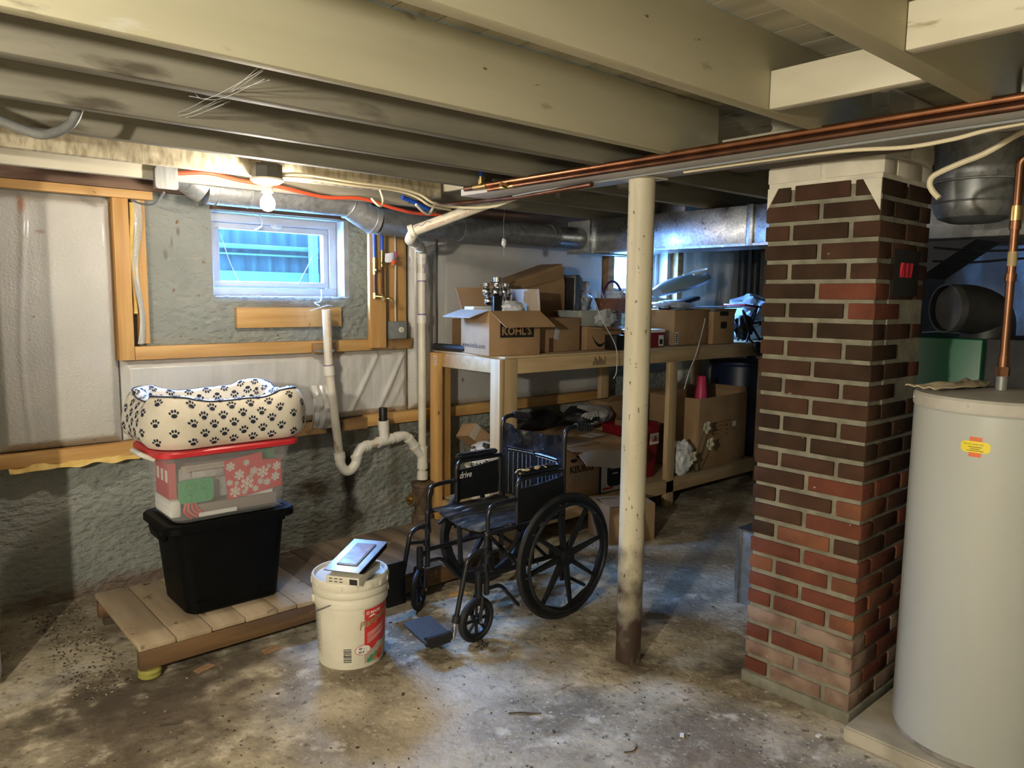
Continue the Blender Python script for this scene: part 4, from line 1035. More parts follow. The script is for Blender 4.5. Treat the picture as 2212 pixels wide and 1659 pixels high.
mb.text('Planipatch', .046, sh, .84, .022)
mb.mi = 3
f3 = onb(aL, .02, .0016)
mb.grid(14, 6, lambda u, v: f3(.0 + .17 * u, .002 + (.05 + .055 * u + .006 * math.sin(u * 20)) * v))
mb.mi = 4
f4 = onb(aL, .02, .0022)
for (cx, cy, rr) in ((.035, .02, .014), (.055, .03, .012), (.02, .012, .01)):
    mb.poly([f4(cx + rr * math.cos(2 * PI * q / 12), cy + rr * math.sin(2 * PI * q / 12)) for q in range(12)])
mb.mi = 5
for (cx, cy, rr) in ((.05, .018, .013), (.085, .035, .016)):
    mb.poly([f4(cx + rr * math.cos(2 * PI * q / 12), cy + rr * math.sin(2 * PI * q / 12)) for q in range(12)])
mb.mi = 0
mb.poly([f4(.075 + .016 * math.cos(2 * PI * q / 12), .022 + .02 * math.sin(2 * PI * q / 12)) for q in range(12)])
mb.mi = 1
f5 = onb(aL, .06, .0024)
def disc(f, cx, cy, w, h):
    mb.grid(24, 3, lambda u, v: f(cx + w * v * math.cos(2 * PI * u), cy + h * v * math.sin(2 * PI * u)))
mb.mi = 0; disc(onb(aL, .06, .0022), -.006, .022, .034, .0215)
mb.mi = 1; disc(onb(aL, .06, .0028), -.006, .022, .0315, .0195)
mb.mi = 6
f6 = onb(aL, .06, .0033)
mb.text('45', .014, lambda x, y: f6(-.024 + x, .025 + y), 1, .03); mb.text('lb', .008, lambda x, y: f6(-.004 + x, .025 + y), 1)
mb.text('20.4', .014, lambda x, y: f6(-.026 + x, .010 + y), 1, .03); mb.text('kg', .008, lambda x, y: f6(.008 + x, .010 + y), 1)
mb.build('label', [m_lred, m_lwhite, m_lgold, m_cardl, m_lgreen, m_orange, m_ink], t)
mb = MB()
fb = onb(R(-132), .035)
hs = (.003, .0016, .004, .0016, .003, .005, .0016, .003, .002, .004, .0016, .003)
y = 0
for h in hs:
    mb.grid(4, 1, lambda u, v: fb(.032 * u, y + h * v)); y += h + .0022
mb.build('barcode', m_ink, t)
mb = MB()
fs = onb(R(-200), .05)
for i in range(26):
    mb.grid(4, 1, lambda u, v: fs(.002 + (.045 - .012 * (i % 3 == 2)) * u, .19 - .0072 * i + .003 * v))
mb.mi = 1; mb.grid(1, 8, lambda u, v: fs(.055 + .0012 * u, -.005 + .2 * v)); mb.grid(4, 1, lambda u, v: fs(.055 * u, -.005 + .0012 * v))
mb.build('side_printing', [m_lgrey, m_redink], t)

# ------------------------------------------------------------------ metal device on the bucket
MD = Matrix.Translation((1.345, 2.625, .3735)) @ Matrix.Rotation(R(-55.5), 4, 'Z')   # x along the front edge, y to the back
t = thing('electrical_device', 'flat metal device with a framed glass window, lying on the bucket lid', 'device', (1.47, 2.69, .373))
mb = MB(MD); mb.b2(.0, .142, .0, .20, .0, .032, .002)
for i in range(3):
    for j in range(2):
        mb.mi = 1; mb.b2(.014 + .022 * i, .028 + .022 * i, -.0006, .001, .008 + .012 * j, .0115 + .012 * j)
mb.b2(.102, .135, -.0008, .001, .003, .025)
mb.build('base', [m_drum, m_ink], t)
MT = MD @ Matrix.Translation((-.003, -.003, .0335)) @ Matrix.Rotation(R(8), 4, 'X')
mb = MB(MT); mb.b2(0, .148, .05, .27, -.0005, .02, .001); mb.b2(0.004, .144, .03, .05, .002, .02, .001); mb.build('case', m_tote, t)
mb = MB(MT); mb.b2(-.002, .150, -.002, .274, .0205, .0255, .0015); mb.build('frame', M('brushed steel frame', (.42, .44, .46), (.52, .54, .56), sc=(60, 4, 4), rough=.42, metal=1), t)
mb = MB(MT); mb.b2(.030, .118, .045, .235, .0258, .030, .002); mb.build('window_bezel', m_steelbox, t)
mb = MB(MT); mb.b2(.036, .112, .052, .228, .0302, .0312); mb.build('window_glass', M('dark reddish glass', (.16, .07, .06), (.34, .24, .22), sc=(22, 12, 12), rough=.3, spec=.25), t)
# ------------------------------------------------------------------ wheelchair (faces -x)
YN, YF_ = 2.46, 2.91
t = thing('wheelchair', 'black folding wheelchair with mag wheels and one raised footplate, in the middle of the floor', 'wheelchair', (2.3, 2.685, 0))
def side(y, s):           # s = -1 near side, +1 far side
    r = .0115
    mb = MB()
    mb.tube(fillet([(2.50, y, .15), (2.50, y, .845), (2.512, y, .885), (2.57, y, .893), (2.66, y, .880)], .03), r, 12)
    mb.tube(fillet([(2.03, y, .20), (2.03, y, .475), (2.05, y, .475)], .012), .0125, 12)
    mb.tube([(2.035, y, .472), (2.50, y, .472)], r, 12)
    mb.tube([(2.03, y, .285), (2.50, y, .285)], r, 12)
    mb.tube([(2.30, y, .285), (2.30, y, .472)], r, 12)
    mb.tube(fillet([(2.49, y, .18), (2.55, y, .15), (2.66, y, .085)], .03), .009, 10)
    mb.cyl((1.985, y, .205), (1.985, y, .305), .017, 16); mb.cyl((1.985, y, .305), (1.985, y, .312), .0125, 16)
    mb.box((2.008, y, .27), (.04, .016, .03), None, .003)
    mb.tube(fillet([(2.03, y, .225), (2.11, y, .225), (2.20, y, .12), (2.22, y, .10)], .03), .0095, 10)
    mb.box((2.30, y - s * .013, .36), (.045, .006, .12), None, .002)
    mb.build('side_frame', m_blackg, t)
    mb = MB(); mb.tube([(2.575, y, .8925), (2.60, y, .890), (2.665, y, .879), (2.69, y, .876)], [.0165, .0175, .0175, .015], 14)
    for i in range(5): mb.torus((2.60 + .018 * i, y, .8895 - .0026 * i - .003), .0172, .0028, Matrix.Rotation(R(90), 3, 'Y'), 16, 6)
    mb.build('hand_grip', m_rubber, t)
    mb = MB(); mb.tube(fillet([(2.035, y - .0, .38), (2.035, y, .555), (2.05, y, .592), (2.10, y, .600), (2.205, y, .600)], .05, 6), .0105, 12)
    mb.tube(fillet([(2.205, y, .49), (2.205, y, .665), (2.225, y, .692), (2.48, y, .692), (2.488, y, .692), (2.488, y, .50)], .03), .0105, 12)
    mb.cyl((2.035, y, .37), (2.035, y, .40), .0145, 12)
    for z in (.405, .418): mb.torus((2.02, y - .012, z), .005, .004, None, 12, 6)
    mb.build('armrest_tube', m_blackg, t)
    mb = MB()
    prof = [(.024 * math.cos(R(a)), .016 * math.sin(R(a)) ** (1 if a < 180 else 1)) for a in range(0, 360, 24)]
    rings = []
    for i in range(15):
        u = i / 14; k = min(1, math.sqrt(max(0, 1 - abs(2 * u - 1) ** 6)) + .05)
        rings.append([(2.195 + .275 * u, y + a * k, .718 + b * k + .002 * noise.noise(Vector((u * 9, a * 60, y)))) for a, b in prof])
    mb.loft(rings)
    pad = mb.build('arm_pad', m_vinyl, t)
    if s < 0:
        mb = MB()
        mb.grid(26, 7, lambda u, v: (2.205 + .16 * u, y - .018 + .036 * v + .004 * math.sin(u * 17), .7335 - .004 * (2 * v - 1) ** 2 - .012 * max(0, .12 - u) * 8 + .0035 * noise.noise(Vector((u * 14, v * 5, 3)))), thick=(0, 0, -.004))
        mb.build('torn_foam', m_foam, pad)['label'] = 'yellow foam showing through the torn arm pad'
    yp = y - s * .004 + s * .014
    mb = MB(); mb.prism([(2.212, .495), (2.48, .495), (2.48, .668), (2.36, .655), (2.255, .648), (2.212, .65)], 'y', yp - .003, yp + .003)
    if s > 0:
        mb.mi = 1; mb.text('drive', .047, lambda x, y_: (2.225 + x + y_ * .2, yp - .0042, .603 + y_), .82, .012)
    mb.build('side_panel', [m_black, m_lwhite], t)
    # drive wheel
    yw, Rw, cx, cz = (2.392 if s < 0 else 2.966), .30, 2.447, .301
    mw = Matrix.Rotation(R(90), 3, 'X')
    mb = MB(); mb.torus((cx, yw, cz), Rw - .013, .0135, mw, 72, 10); wheel = mb.build('drive_wheel', m_rubber, t)
    mb = MB()
    n = 96
    rings = [[], [], [], []]
    for i in range(n):
        a = 2 * PI * i / n
        ri = .243 + .010 * max(-.3, math.cos(8 * a))
        for q, (rr, dy) in enumerate(((ri, -.009), (.281, -.011), (.281, .011), (ri, .009))):
            rings[q].append((cx + rr * math.cos(a), yw + dy, cz + rr * math.sin(a)))
    vs = [[mb.v(p) for p in q] for q in rings]
    for q in range(4):
        for i in range(n): mb.f([vs[q][i], vs[q][(i + 1) % n], vs[(q + 1) % 4][(i + 1) % n], vs[(q + 1) % 4][i]])
    for k in range(8):
        a = 2 * PI * k / 8 + .18
        d = Vector((math.cos(a), 0, math.sin(a))); m = Vector((-math.sin(a), 0, math.cos(a))); c = Vector((cx, yw, cz))
        mb.loft([[c + d * .03 + m * p + Vector((0, q, 0)) for p, q in ((-.012, -.013), (.012, -.013), (.012, .013), (-.012, .013))],
                 [c + d * .252 + m * p + Vector((0, q, 0)) for p, q in ((-.007, -.007), (.007, -.007), (.007, .007), (-.007, .007))]])
    mb.cyl((cx, yw - .03, cz), (cx, yw + .03, cz), .036, 24)
    mb.cyl((cx, yw + s * .03, cz), (cx, yw + s * .036, cz), .012, 6)
    mb.build('rim', m_black, wheel)
    ro = .019 if s > 0 else .030
    mb = MB(); mb.torus((cx, yw + s * ro, cz), .252, .0085, mw, 72, 8)
    for k in range(8):
        a = 2 * PI * k / 8 + .18
        mb.cyl((cx + .252 * math.cos(a), yw + s * ro, cz + .252 * math.sin(a)), (cx + .262 * math.cos(a), yw, cz + .262 * math.sin(a)), .005, 8)
    mb.build('hand_rim', m_blackg, wheel)
    mb = MB(); mb.cyl((cx, yw - s * .031, cz), (cx, y, cz), .010, 12); mb.box((cx + .02, y, cz), (.10, .018, .05), None, .003); mb.build('axle', m_blackg, t)
    # brake
    mb = MB(); mb.tube([(2.24, y + s * .02, .455), (2.20, y + s * .03, .445), (2.15, y + s * .034, .405), (2.12, y + s * .035, .385)], [.006, .008, .011, .008], 8)
    mb.box((2.23, y + s * .018, .40), (.05, .012, .10), None, .003); mb.build('brake_lever', m_blackg, t)
    # caster
    ang = R(4) if s < 0 else R(38)
    cxx, cyy = 1.985, y
    tr = Vector((math.cos(ang), math.sin(ang), 0)); sd = Vector((-math.sin(ang), math.cos(ang), 0))
    wc = Vector((cxx, cyy, .1005)) - tr * .012
    mb = MB()
    for q in (-1, 1):
        mb.tube(fillet([Vector((cxx, cyy, .208)), Vector((cxx, cyy, .205)) + sd * q * .026 + tr * .004, wc + sd * q * .026 + Vector((0, 0, .02)), wc + sd * q * .026], .02, 5), .0075, 8)
    mb.cyl(wc - sd * .033, wc + sd * .033, .006, 10); mb.cyl((cxx, cyy, .196), (cxx, cyy, .21), .016, 14)
    fork = mb.build('caster_fork', m_blackg, t)
    mq = Matrix((tr, sd, Vector((0, 0, 1)))).transposed() @ Matrix.Rotation(R(90), 3, 'X')
    mb = MB(); mb.torus(wc, .086, .0145, mq, 48, 10); mb.build('caster_tire', m_rubber, fork)
    mb = MB()
    mb.lathe([(.062, -.008), (.078, -.008), (.078, .008), (.062, .008)], wc, 40, mq, False, False); mb.lathe([(.062, .008), (.062, -.008)], wc, 40, mq, False, False)
    for k in range(8):
        a = 2 * PI * k / 8
        d = mq @ Vector((math.cos(a), math.sin(a), 0))
        mb.cyl(wc + d * .01, wc + d * .066, .0075, 6)
    mb.cyl(wc - sd * .016, wc + sd * .016, .016, 16)
    mb.build('caster_hub', m_black, fork)
    mb = MB(); mb.cyl(wc - sd * .036, wc - sd * .030, .008, 12); mb.build('caster_bolt', m_chrome, fork)
    # leg rest
    mb = MB()
    if s < 0:
        mb.tube(fillet([(2.022, y, .405), (1.972, y, .405), (1.925, y, .385), (1.862, y, .13)], .045, 6), .011, 12)
        mb.tube([(2.02, y, .325), (1.918, y, .338)], .0085, 10)
    else:
        mb.tube(fillet([(2.022, y, .405), (1.972, y, .405), (1.93, y, .385), (1.885, y, .17)], .045, 6), .011, 12)
        mb.tube([(2.02, y, .325), (1.925, y, .338)], .0085, 10)
    for z in (.325, .405): mb.cyl((2.022, y, z - .016), (2.022, y, z + .016), .0145, 12)
    leg = mb.build('leg_rest', m_blackg, t)
    if s < 0:
        mb = MB(); mb.cyl((1.869, y, .16), (1.850, y, .085), .0085, 12); mb.cyl((1.852, y, .095), (1.845, y, .05), .011, 12); mb.cyl((1.848, y, .075), (1.825, y, .085), .008, 10); mb.build('chrome_tube', m_chrome, leg)
        mb = MB(); mb.cyl((1.866, y, .148), (1.859, y, .118), .0165, 14); mb.build('collar', m_rubber, leg)
        mb = MB(MT2 := Matrix.Translation((1.765, 2.535, .085)) @ Matrix.Rotation(R(-6), 4, 'Z') @ Matrix.Rotation(R(4), 4, 'X'))
        mb.prism(rrect(.135, .20, .018), 'z', 0, .010)
        mb.build('footplate', M('ribbed black footplate', (.03, .032, .036), (.045, .048, .052), sc=(40, 40, 40), rough=.5), leg)
        mb = MB(); mb.cyl((1.70, 2.447, .083), (1.818, 2.440, .083), .021, 18); mb.b2(1.71, 1.812, 2.425, 2.46, .058, .085, .004); mb.build('heel_roll', m_rubber, leg)
    else:
        mb = MB(); mb.b2(1.785, 1.888, 2.885, 2.895, .06, .27, .004); mb.build('footplate', m_black, leg)
        mb = MB(); mb.cyl((1.889, y, .19), (1.888, 2.90, .06), .009, 12); mb.build('chrome_tube', m_blackg, leg)
side(YN, -1); side(YF_, 1)
mb = MB()
for (x, a, b) in ((2.22, YN + .01, YF_ - .01), (2.245, YF_ - .01, YN + .01)):
    mb.tube([(x, a, .29), (x, (a + b) / 2, .38), (x, b, .468)], .009, 10)
for (x, a, b) in ((2.40, YN + .01, YF_ - .01), (2.42, YF_ - .01, YN + .01)):
    mb.tube([(x, a, .29), (x, (a + b) / 2, .38), (x, b, .468)], .009, 10)
mb.build('cross_brace', m_blackg, t)
mb = MB(); mb.tube([(2.10, YN + .1, .34), (2.10, YN + .14, .21)], .011, 8); mb.tube([(2.05, YN + .225, .455), (2.06, YN + .225, .27)], .012, 8); mb.build('front_strut', m_blackg, t)
def seat(u, v):
    x, y = 2.045 + .445 * u, YN + .012 + (YF_ - YN - .024) * v
    sag = .030 * (1 - (2 * v - 1) ** 2)
    return Vector((x - .012 * math.sin(v * 6) * (1 - u), y, .489 - sag * (.7 + .3 * u) - .010 * max(0, 1 - u * 8) * (1 - (2 * v - 1) ** 2) + .006 * noise.noise(Vector((u * 5, v * 4, 2))) + .0022 * math.sin(v * 44)))
mb = MB(); mb.grid(40, 60, seat, thick=(0, 0, -.006))
mb.mi = 1
for k in range(9):
    for i in range(34):
        u, v = .06 + .026 * i, .12 + .095 * k
        e = .0045
        mb.f([mb.v(seat(u + a, v + b) + Vector((0, 0, .001))) for a, b in ((-e, -.002), (e, -.002), (e, .002), (-e, .002))])
mb.build('seat_sling', [m_vinyld, m_stitch], t, 60)
def back(u, v):
    y, z = YN + .008 + (YF_ - YN - .016) * u, .495 + .355 * v
    bow = .030 * (1 - (2 * u - 1) ** 2)
    top = max(0, (v - .66) / .34)
    cr = .017 * top * (math.sin(u * 13 + 1.5 * v) + .8 * noise.noise(Vector((u * 7, v * 7, 4))))
    rib = .0028 * abs(math.sin((u - .08) / .84 * PI * 11)) * (1 if v < .66 else 0)
    return Vector((2.492 + bow + cr - rib, y, z - .016 * top * math.sin(u * PI) + .01 * top * (1 - math.sin(u * PI))))
mb = MB(); mb.grid(90, 50, back, thick=(.007, 0, 0))
mb.mi = 1
for k in range(13):
    if k == 6: continue
    for i in range(26):
        u, v = .10 + .80 * k / 12 + (.016 if k in (5, 7) else 0) * 0, .03 + .0235 * i
        if (u < .49) and v > .63: continue
        mb.f([mb.v(back(u + a, v + b) + Vector((-.0012, 0, 0))) for a, b in ((-.0035, -.0055), (.0035, -.0055), (.0035, .0055), (-.0035, .0055))])
for (ua, ub, vt) in ((.10, .47, .635), (.53, .90, .66)):
    for i in range(22):
        u = ua + (ub - ua) * i / 21
        mb.f([mb.v(back(u + a, vt + b) + Vector((-.0012, 0, 0))) for a, b in ((-.006, -.004), (.006, -.004), (.006, .004), (-.006, .004))])
mb.mi = 0
for (ua, ub, vt) in ((.08, .48, .665), (.52, .92, .69)):
    mb.tube([back(ua + (ub - ua) * i / 20, vt) + Vector((-.003, 0, 0)) for i in range(21)], .0055, 8)
mb.build('backrest_sling', [m_vinyl, m_stitch], t, 60)

# ------------------------------------------------------------------ steel post
mb = MB(); mb.tube([(0, 0, 0), (0, 0, .02), (0, 0, 1.961)], .052, 32); mb.b2(-.07, .07, -.07, .07, 1.961, 1.967)
mb.bm.transform(Matrix.Translation((2.36, 1.925, 0)))
mb.solo('steel_post', m_post, 'round cream steel post with a rusty brown foot, in front of the shelf', 'post')

# ------------------------------------------------------------------ chimney
CX0, CX1, CY0, CY1 = 2.572, 2.985, 1.094, 1.510
ROW, JN = .0692, .0165
ZB = .055
mb = MB()
mb.b2(CX0 + .008, CX1 - .008, CY0 + .008, CY1 - .008, 0, H - .004)
mb.b2(CX0 - .004, CX1 + .004, CY0 - .004, CY1 + .012, 0, ZB - .008, .006)
rb = random.Random(11)
def pick(z, row):
    q = rb.random()
    if z > 1.90: return 6
    if z > .88: return 1 if q < .62 else (2 if q < .985 else 3)
    if z > .80: return rb.choice((4, 3, 2, 3))
    if z > .62: return rb.choice((1, 2, 3, 2, 4, 3))
    if z > .30: return rb.choice((3, 3, 3, 4, 3, 4, 2))
    return rb.choice((5, 3, 5, 5))
nrow = int((H - .01 - ZB) / ROW) + 1
BD = .10
for r in range(nrow):
    z0, z1 = ZB + r * ROW, min(ZB + r * ROW + ROW - JN, H - .006)
    if z1 - z0 < .02: continue
    W, Dp = CX1 - CX0, CY1 - CY0
    bricks = []
    if r % 2:     # front (-x) and back hold two full bricks along y
        h = Dp / 2
        for a in (0, 1):
            bricks.append((CX0, CX0 + BD, CY0 + a * h, CY0 + (a + 1) * h)); bricks.append((CX1 - BD, CX1, CY0 + a * h, CY0 + (a + 1) * h))
        for y in (CY0, CY1 - BD): bricks.append((CX0 + BD, CX1 - BD, y, y + BD))
    else:
        h = W / 2
        for a in (0, 1):
            bricks.append((CX0 + a * h, CX0 + (a + 1) * h, CY0, CY0 + BD)); bricks.append((CX0 + a * h, CX0 + (a + 1) * h, CY1 - BD, CY1))
        for x in (CX0, CX1 - BD): bricks.append((x, x + BD, CY0 + BD, CY1 - BD))
    for (a, b, c, d) in bricks:
        z = (z0 + z1) / 2
        if a > CX0 + .12 and a < CX1 - .12 and c < CY0 + .02 and 1.15 < z < 1.50 and rb.random() < .85: continue
        mb.mi = pick(z, r)
        g = JN / 2
        ga, gb = (0 if abs(a - CX0) < 1e-6 else g), (0 if abs(b - CX1) < 1e-6 else g)
        gc, gd = (0 if abs(c - CY0) < 1e-6 else g), (0 if abs(d - CY1) < 1e-6 else g)
        j = lambda: rb.uniform(-.002, .002)
        xa = a + ga + (j() if ga == 0 else 0)
        mb.b2(xa, b - gb, c + gc + (j() if gc == 0 else 0), d - gd, z0 + j(), z1 + j(), .0035)
mb.mi = 7
mb.b2(CX0 + .0045, CX1 - .0045, CY0 + .0045, CY1 - .0045, 1.895, H - .005)
mb.mi = 6                                         # flaking whitewash at the top corners
mb.prism([(CY0 + .004, 1.905), (CY0 + .065, 1.905), (CY0 + .004, 1.80)], 'x', CX0 - .0035, CX0 + .01)
mb.prism([(CY1 - .004, 1.905), (CY1 - .045, 1.905), (CY1 - .004, 1.83)], 'x', CX0 - .0035, CX0 + .01)
mb.mi = 0
mb.b2(CX0 + .11, CX1 - .012, CY0 + .0035, CY0 + .012, 1.13, 1.51)
mb.mi = 8
mb.b2(CX0 + .12, CX1 - .08, CY0 - .0035, CY0 + .01, 1.52, 1.68, .002)  # flat black patch painted for the dark inside of the sooty hole
o = mb.solo('brick_chimney', [m_mort] + m_bk + [m_mortw, m_mortb], 'square brick chimney, dark bricks above and red below with a white-washed top', 'chimney')
mb = MB()
mb.grid(14, 8, lambda u, v: (CX0 + .17 + .085 * u, CY0 - .006 - .004 * abs(math.sin(u * 7 + v)) - .004 * v, 1.585 + .05 * v), thick=(0, .008, 0))
mb.solo('red_rag', m_cloth, 'crimson rag stuffed into the sooty flue hole of the chimney', 'rag')
mb = MB(); mb.b2(3.24, 3.62, 1.58, 1.965, 0, .375, .003); mb.mi = 1; mb.b2(3.232, 3.628, 1.572, 1.973, .376, .382); mb.b2(3.232, 3.245, 1.955, 1.975, 0, .376)
mb.solo('floor_duct', [m_galvd, m_galvb], 'galvanized duct box standing on the floor behind the chimney', 'duct')

# ------------------------------------------------------------------ water heater
HX, HY, HR = 2.745, .752, .247
mb = MB(); mb.prism([(2.47, 1.065), (2.47, .40), (3.2, .40), (3.2, 1.065)], 'z', 0, .055)
es = [e for e in mb.bm.edges]
bmesh.ops.bevel(mb.bm, geom=es, offset=.006, segments=2, affect='EDGES')
mb.solo('heater_pad', m_pad, 'low concrete pad under the white water heater', 'slab')
t = thing('water_heater', 'tall white cylindrical water heater with a yellow sticker, at the right edge', 'water heater', (HX, HY, .056))
mb = MB(); mb.lathe([(.02, .075), (HR - .02, .075), (HR - .003, .078), (HR, .086), (HR, 1.165), (HR - .004, 1.17), (.02, 1.17)], (HX, HY, 0), 96); mb.build('tank', m_heat, t)
mb = MB(); mb.lathe([(.02, .0565), (HR - .012, .0565), (HR - .008, .06), (HR - .008, .0745), (.02, .0745)], (HX, HY, 0), 72); mb.build('base_ring', M('chipped dark base ring', (.16, .14, .12), (.30, .28, .25), sc=(25, 25, 25), rough=.7), t)
mb = MB(); mb.lathe([(HR - .01, 1.1695), (HR + .003, 1.171), (HR + .004, 1.178), (HR + .004, 1.205), (HR - .002, 1.213), (HR - .02, 1.215), (.03, 1.226), (.02, 1.226)], (HX, HY, 0), 96)
for a in (120, 175, 230):
    mb.cyl((HX + (HR + .003) * math.cos(R(a)), HY + (HR + .003) * math.sin(R(a)), 1.192), (HX + (HR + .007) * math.cos(R(a)), HY + (HR + .007) * math.sin(R(a)), 1.192), .005, 10)
mb.build('cap', m_heatc, t)
mb = MB()
aS = R(182)
fh = lambda k: (lambda x, y: (HX + (HR + k) * math.cos(aS + x / HR), HY + (HR + k) * math.sin(aS + x / HR), 1.073 + y))
f_ = fh(.0008)
mb.mi = 1; mb.grid(4, 2, lambda u, v: f_(-.0165 + .033 * u, -.030 + .060 * v))
mb.mi = 0; f_ = fh(.0014); mb.grid(16, 2, lambda u, v: f_(-.039 + .078 * u, (v - .5) * .034 * min(1, .55 + 4 * min(u, 1 - u))))
mb.mi = 2; f_ = fh(.002)
mb.text('FULL HOT WATER CARE', .0055, lambda x, y: f_(-.031 + x, .006 + y), .86)
for i, w in enumerate((.036, .026, .044)): mb.grid(3, 1, lambda u, v: f_(-w / 2 + w * u, -.001 - .0055 * i + .0016 * v))
mb.mi = 3; mb.text('CALL', .0095, lambda x, y: f_(-.0115 + x, .0195 + y), .9)
mb.build('sticker', [m_yellow, m_orange, m_ink, m_lgold], t)
mb = MB(); mb.cyl((2.742, .757, 1.2175), (2.742, .757, 1.275), .0165, 14); mb.build('pipe_nipple', m_steelbox, t)
mb = MB(); mb.cyl((2.742, .757, 1.27), (2.742, .757, 1.30), .021, 6); mb.cyl((2.742, .757, 1.30), (2.742, .757, 1.335), .0155, 14)
mb.tube(fillet([(2.742, .757, 1.33), (2.742, .757, 1.90), (2.742, .757, 1.945), (2.742, .30, 1.945)], .025), .0125, 14)
for z in (1.58, 1.74): mb.cyl((2.742, .757, z - .012), (2.742, .757, z + .012), .0165, 14)
mb.build('riser', m_copperm, t)
mb = MB(); mb.cyl((2.742, .757, 1.755), (2.742, .757, 1.80), .018, 14); mb.mi = 1; mb.cyl((2.742, .757, 1.615), (2.742, .757, 1.66), .0135, 14); mb.build('coupling', [m_brass, m_lgold], t)
mb = MB(); mb.cyl((2.80, .69, 1.2175), (2.80, .69, 1.26), .0165, 14); mb.mi = 1; mb.cyl((2.80, .69, 1.26), (2.80, .69, 1.32), .019, 12); mb.tube([(2.80, .69, 1.30), (2.80, .69, 2.0)], .011, 12); mb.build('riser', [m_steelbox, m_copperd], t)
mb = MB(); mb.grid(30, 12, lambda u, v: (HX - .20 + .36 * u, HY + .13 - .04 * u + .09 * v - .05 * math.sin(u * 3), 1.2305 + .014 * abs(noise.noise(Vector((u * 5, v * 3, 1)))) + .006 * math.sin(v * 8 + u * 5) ** 2), thick=(0, 0, -.0035))
mb.solo('old_rag', m_rag, 'dusty beige rag lying on top of the water heater', 'rag')

# ------------------------------------------------------------------ big round duct and furnace
t = thing('round_duct', 'big vertical galvanized round duct hanging beside the chimney', 'duct', (3.5, 1.115, 1.83))
mb = MB(); mb.tube([(3.5, 1.115, 2.195), (3.5, 1.115, 1.985)], .158, 40); mb.torus((3.5, 1.115, 1.99), .159, .005, None, 48, 8)
for z in (2.15, 2.162): mb.torus((3.5, 1.115, z), .1585, .003, None, 48, 6)
mb.build('pipe', m_galv, t)
mb = MB(); mb.lathe([(.153, 1.984), (.152, 1.90), (.148, 1.87), (.132, 1.845), (.09, 1.828), (.01, 1.822)], (3.5, 1.115, 0), 48); mb.torus((3.5, 1.112, 1.905), .154, .004, None, 48, 8)
mb.build('lower_collar', m_galvd, t)
t = thing('furnace', 'green furnace cabinet behind the water heater, with black trunk ducts', 'furnace', (3.9, 1.15, 0))
mb = MB(); mb.b2(3.62, 4.25, 1.083, 1.50, 0, 1.345, .006); mb.cyl((3.6195, 1.20, 1.18), (3.616, 1.20, 1.18), .004, 10); mb.build('cabinet', m_green, t)
mb = MB(); mb.b2(3.64, 4.25, .45, 1.078, 0, 1.35, .006); mb.build('burner_cabinet', m_soot, t)
mb = MB(); mb.b2(3.9, 4.6, .3, 1.765, 1.80, 2.0, .004); mb.build('trunk_duct', m_galvd, t)
mb = MB(); mb.prism([(1.50, 1.352), (1.72, 1.352), (1.72, 1.798), (1.26, 1.798), (1.50, 1.62)], 'x', 4.0, 4.35); mb.build('plenum', m_soot, t)
mb = MB()
mb.tube(fillet([(3.80, 1.12, 1.346), (3.80, 1.12, 1.44), (3.70, 1.16, 1.475), (3.62, 1.215, 1.475)], .06, 6), .105, 28)
o = mb.build('smoke_elbow', m_soot, t)
mb = MB(); dd = Vector((-.08, .055, 0)).normalized(); cc = Vector((3.62, 1.215, 1.475)); mq = dd.to_track_quat('Z', 'Y').to_matrix()
mb.lathe([(.098, -.002), (.106, -.002), (.106, .03), (.099, .03)], cc, 36, mq, False, False); mb.lathe([(.099, .03), (.099, .0)], cc, 36, mq, False, False); mb.lathe([(.004, .004), (.092, .004), (.092, .008), (.004, .008)], cc, 32, mq)
mb.build('elbow_damper', M('dull grey damper', (.05, .05, .048), (.09, .09, .085), sc=(12, 12, 12), rough=.5, metal=.4), o)
mb = MB(); mb.tube(spline([(4.0, 1.44, 1.765), (4.0, 1.28, 1.745), (4.0, 1.1, 1.74), (4.0, .9, 1.75)], 6), .006, 6); mb.solo('black_cable', m_black, 'upper black cable slung behind the heater pipe', 'cable')
mb = MB(); mb.tube(spline([(4.0, 1.44, 1.70), (4.0, 1.28, 1.69), (4.0, 1.1, 1.70), (4.0, .9, 1.71)], 6), .006, 6); mb.solo('black_cable', m_black, 'lower black cable slung behind the heater pipe', 'cable')
# ------------------------------------------------------------------ wooden shelf
SX0, SX1, SYF, SYB, ST = 2.815, 6.30, 3.26, 3.95, 1.16
t = thing('wooden_shelf', 'long two-tier shelf of pale lumber along the window wall', 'shelf', (4.5, 3.6, 0))
def sb(name, x0, x1, y0, y1, z0, z1, m=None, lab=None):
    mb = MB(); mb.b2(x0, x1, y0, y1, z0, z1, .0025)
    return mb.build(name, m or m_stud, t)
sb('front_beam', SX0 + .10, SX1, SYF, SYF + .038, 1.058, 1.147)
sb('back_beam', SX0 + .10, SX1, SYB - .038, SYB, 1.058, 1.147)
sb('end_beam', SX0, SX0 + .038, SYF + .0395, SYB - .0395, 1.058, 1.147)
for k in (4.6, 6.25): sb('cross_beam', k, k + .038, SYF + .0395, SYB - .0395, 1.058, 1.147)
sb('top_deck', SX0, SX1, SYF, SYB, 1.148, ST, M('plywood deck', (.46, .34, .19), (.56, .43, .26), sc=(3, 14, 14), rough=.6))
for (x, y) in ((SX0, SYF), (SX0, SYB - .038), (4.37, SYF), (4.37, SYB - .038), (5.60, SYF), (5.60, SYB - .038)):
    w = .099 if x < 3 else .09
    mb = MB(); mb.b2(x, x + w, y, y + .038, 0, 1.147 if x < 3 else 1.057, .0025)
    if y > 3.5 and x < 3:
        pass
    mb.build('post', m_studv if y < 3.5 or x > 3 else m_pinev, t)
